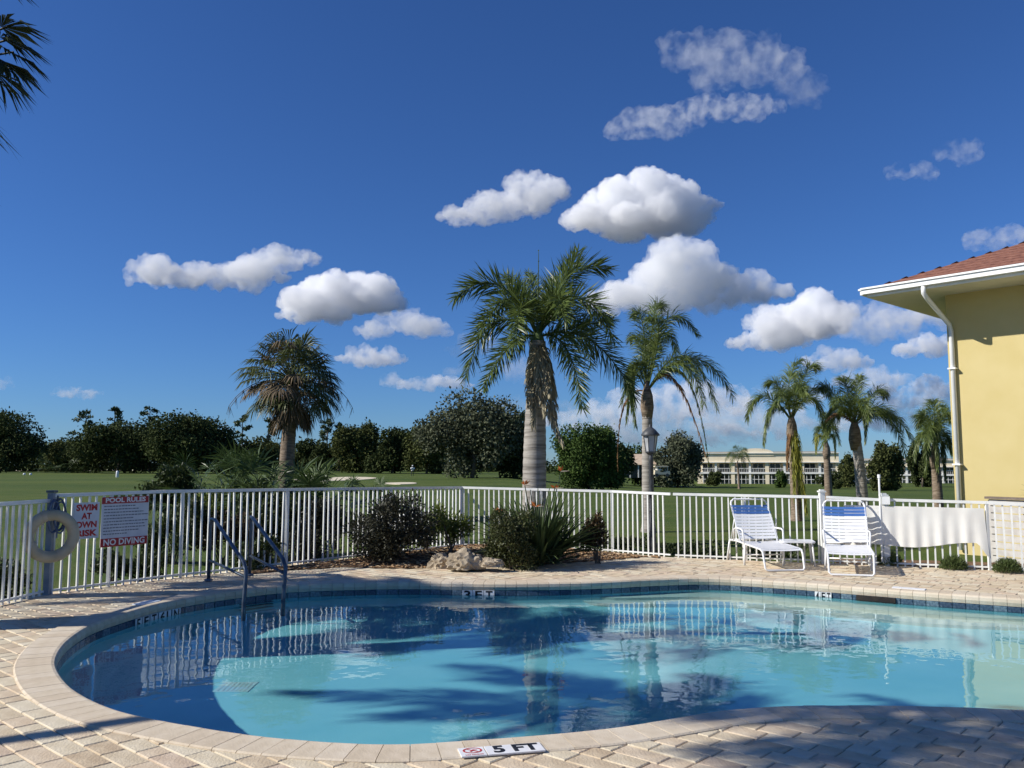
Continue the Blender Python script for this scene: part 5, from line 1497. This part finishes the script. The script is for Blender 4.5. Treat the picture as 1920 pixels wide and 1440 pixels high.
L_DKPUR = leafm('dark_shrub_leaf', (.014, .018, .011), (.068, .066, .040), transl=.15, scale=4)
L_LIME = leafm('lime_shrub_leaf', (.06, .09, .015), (.24, .28, .06), transl=.25, scale=4)
L_IXORA = leafm('ixora_leaf', (.022, .036, .012), (.10, .105, .034), transl=.15, scale=4)
L_RED = leafm('red_tinged_leaf', (.03, .028, .012), (.12, .07, .03), transl=.15, scale=4)
L_HEDGE = leafm('hedge_leaf', (.018, .032, .010), (.085, .11, .032), transl=.15, scale=3)
L_TUFT = leafm('tuft_leaf', (.045, .075, .020), (.15, .19, .065), transl=.2, scale=6)
L_STRAP = leafm('strap_leaf', (.018, .034, .013), (.085, .12, .042), transl=.12, rough=.35, scale=3)
GB = 'shrubs in the flower bed'
shrub('dark purple green shrub against the fence left of the boulder', 731, 0, 14.45, 1.5, 1.2, L_DKPUR, 7500, .065, 1, GB, shape=18)
shrub('thin lime green shrub behind the boulder', 846, 0, 14.9, .95, .95, L_LIME, 1900, .08, 2, GB, .3, shape=8, shell=.1)
shrub('dense ixora shrub in front of the bird of paradise', 960, 0, 13.8, 1.1, .95, L_IXORA, 6800, .055, 3, GB, shape=12)
shrub('small red tinged shrub right of the bird of paradise', 1119, 0, 14.6, .56, .8, L_RED, 2400, .06, 4, GB, shape=8)
shrub('fine green shrub beside the lime shrub', 800, 0, 15.2, .6, .7, L_HEDGE, 900, .07, 5, GB, .3)


def strap_leaf_mesh(name, p0, d, L, W, m, droop, up=.25):
    n = 7; pts = []; dd = Vector(d).normalized(); p = Vector(p0); V = []
    s = dd.cross(Vector((0, 0, 1)));
    if s.length < .1: s = Vector((1, 0, 0))
    s.normalize()
    for i in range(n):
        f = i / (n - 1); w = W * math.sin(min(1, .22 + f * .9) * math.pi * .95) * .5 + .002; nn = s.cross(dd).normalized()
        V += [p + s * w + nn * w * .5, p - nn * 0, p - s * w + nn * w * .5]; p = p + dd * (L / n); dd = (dd + Vector((0, 0, -droop * f))).normalized()
    mb = MB(); mb.add(V, [q for i in range(n - 1) for q in ((i * 3, i * 3 + 1, i * 3 + 4, i * 3 + 3), (i * 3 + 1, i * 3 + 2, i * 3 + 5, i * 3 + 4))]); return mb.mesh(name, m)


def bird_of_paradise():
    Y = 14.35; x = (1008 - 960) / 1600 * Y; t = thing('bird_of_paradise', 'large strap leaved bird of paradise with orange flowers', 'plant', (x, Y, bed_z(x, Y))); q = random.Random(6)
    for i in range(250):
        a = q.uniform(0, 6.28); e = q.uniform(.15, 1.4); r = q.uniform(0, .35); p0 = Vector((math.cos(a) * r, math.sin(a) * r * .8, q.uniform(0, .25))); d = Vector((math.cos(a) * math.cos(e), math.sin(a) * math.cos(e) * .8, math.sin(e)))
        link('leaf', strap_leaf_mesh('leaf', p0, d, q.uniform(.85, 1.35), q.uniform(.05, .085), L_STRAP, q.uniform(.06, .34)), t)
    mo = mat('orange_petal', (.62, .13, .03), (.78, .24, .05), rough=.5, transl=.2); mbk = mat('pale_beak', (.5, .42, .3), (.6, .5, .38))
    for px, py, dy in ((1052, 884, -.1), (984, 910, -.3), (1040, 916, -.35), (938, 960, -.5), (1004, 950, -.6)):
        h = P(px, py, Y + dy) - Vector(t.location); mb = MB(); mb.tube([(h.x * .25, h.y * .4, .1), (h.x * .6, h.y * .7, h.z * .6), h], [.012, .01, .008], 5); st = mb.build('flower_stem', L_STRAP, t)
        mb = MB()
        for k in range(5): d = Vector((q.uniform(-.9, .9), q.uniform(-.4, .2), q.uniform(.1, 1))).normalized(); s = d.cross(Vector((0, 1, .2))).normalized() * .014; mb.add([h, h + d * .06 + s, h + d * q.uniform(.08, .13), h + d * .05 - s], [(0, 1, 2, 3)])
        mb.build('petals', mo, st); mb = MB(); mb.tube([h, h + Vector((.14, -.02, .01))], [.012, .002], 5); mb.build('bract', mbk, st)


bird_of_paradise()


def grass_tuft(label, px, py, W, H, seed):
    g = G(px, py); Y = g.y; t = thing('grass_tuft', label, 'shrub', (g.x, Y, 0), 0, 'clipped green tufts along the right fence'); n = 1500; q = np.random.default_rng(seed)
    d = unit(q.normal(size=(n, 3)) + [0, 0, .35]); d[:, 2] = np.abs(d[:, 2]); C = d * np.array([W * .5, W * .42, H * .86]) * (q.random(n) ** .4)[:, None] + [0, 0, .02]
    link('foliage', leaf_mesh('foliage', C, d + q.normal(size=(n, 3)) * .5 + [0, 0, .6], .07, .012, L_TUFT), t)
    mb = MB(); mb.lathe([(W * .2, 0), (W * .16, H * .25), (.01, H * .4)], n=8); mb.build('stems', M_BARK, t)


grass_tuft('green tuft just right of the right lounger', 1667, 1060, .46, .24, 1); grass_tuft('green tuft in the middle below the white vinyl sheet', 1788, 1068, .44, .24, 2); grass_tuft('green tuft at the right edge of the photo', 1890, 1074, .44, .24, 3)

# ---- planting beyond the left fence
GL = 'shrubs beyond the left fence'
for i, (lab, px, Y, W, H, m, n, lf) in enumerate([
    ('dark low shrub behind the fence under the life ring', 40, 11.6, 1.0, .55, L_HEDGE, 1500, .07), ('small leafy shrub behind the fence under the rules sign', 222, 13.0, .62, .52, L_HEDGE, 1300, .065),
    ('tall flowering hedge behind the fence right of the rules sign', 335, 15.4, 1.35, 1.15, L_HEDGE, 3600, .085), ('reddish hedge behind the left hand rail', 425, 15.8, 1.3, 1.1, L_RED, 3000, .085), ('dense green hedge behind the right hand rail', 510, 16.2, 1.3, 1.05, L_HEDGE, 3400, .085),
    ('leafy hedge left of the dark purple shrub', 600, 17.0, 1.4, 1.05, L_DKPUR, 3000, .085), ('low green shrub at the fence foot by the hand rails', 480, 13.9, 1.0, .6, L_HEDGE, 2000, .07), ('dark low shrub at the fence foot left of the flower bed', 560, 14.9, .9, .62, L_DKPUR, 1800, .07), ('shrub at the fence foot below the rules sign corner', 300, 13.1, .7, .5, L_HEDGE, 1300, .07),
    ('broad bushy shrub above the rules sign', 312, 25, 2.3, 1.65, L_HEDGE, 5000, .14), ('yellowish shrub right of the broad bushy shrub', 405, 24.5, 2.0, 1.35, L_LIME, 3000, .13), ('green hedge bush below the palmetto clump', 480, 22.0, 2.2, 1.3, L_HEDGE, 3500, .12), ('dark bush at the foot of the fan palm', 585, 22.5, 1.4, 1.0, L_DKPUR, 2600, .12), ('small bush left of the broad bushy shrub', 262, 25.5, .9, .9, L_HEDGE, 1400, .12),
    ('purplish low hedge behind the dark purple shrub', 770, 19.6, 1.8, .75, L_DKPUR, 2400, .1), ('dark low hedge beyond the fence left of the bird of paradise', 690, 18.8, 1.2, .8, L_HEDGE, 2000, .1)]):
    shrub(lab, px, 0, Y, W, H, m, n, lf, 40 + i, GL, shape=10)
for i, (px, Y, W, lab) in enumerate(((1290, 16.6, 2.0, 'low dark ground shrub behind the fence left of the left lounger'), (1180, 17.6, 1.2, 'low dark ground shrub behind the lamp post'), (1445, 16.4, 1.3, 'low dark ground shrub behind the side table'))):
    shrub(lab, px, 0, Y, W, .3, L_HEDGE, 1600, .07, 70 + i, 'low shrubs beyond the right fence', shape=12)


def yucca():
    Y = 15.2; x = (1950 - 960) / 1600 * Y; t = thing('yucca', 'spiky yucca leaves at the right edge before the yellow wall', 'plant', (x, Y, LZ(x, Y))); q = random.Random(9)
    for i in range(60):
        a = q.uniform(0, 6.28); e = q.uniform(0, 1.4); d = Vector((math.cos(a) * math.cos(e), math.sin(a) * math.cos(e), math.sin(e))); link('leaf', strap_leaf_mesh('leaf', Vector((0, 0, 1.2)), d, q.uniform(.45, .62), .022, L_TUFT, .02), t)
    mb = MB(); mb.tube([(0, 0, 0), (0, 0, 1.2)], [.06, .05], 8); mb.build('stem', M_BARK, t)


yucca()


def planting_strip():
    pts = [FP[9] + Vector((-.6, .35, 0)), FP[10] + Vector((0, .2, 0)), FP[11] + Vector((0, .2, 0)), FP[11] + Vector((.5, 1.5, 0)), FP[10] + Vector((.4, 1.5, 0)), FP[9] + Vector((-.3, 1.5, 0))]
    mb = MB(); n = len(pts); mb.add([(p.x, p.y, -.03) for p in pts] + [(p.x, p.y, -.2) for p in pts], [tuple(range(n))] + [(i, n + i, n + (i + 1) % n, (i + 1) % n) for i in range(n)]); mb.build('planting_strip', M_MULCH, kind='structure')


planting_strip()
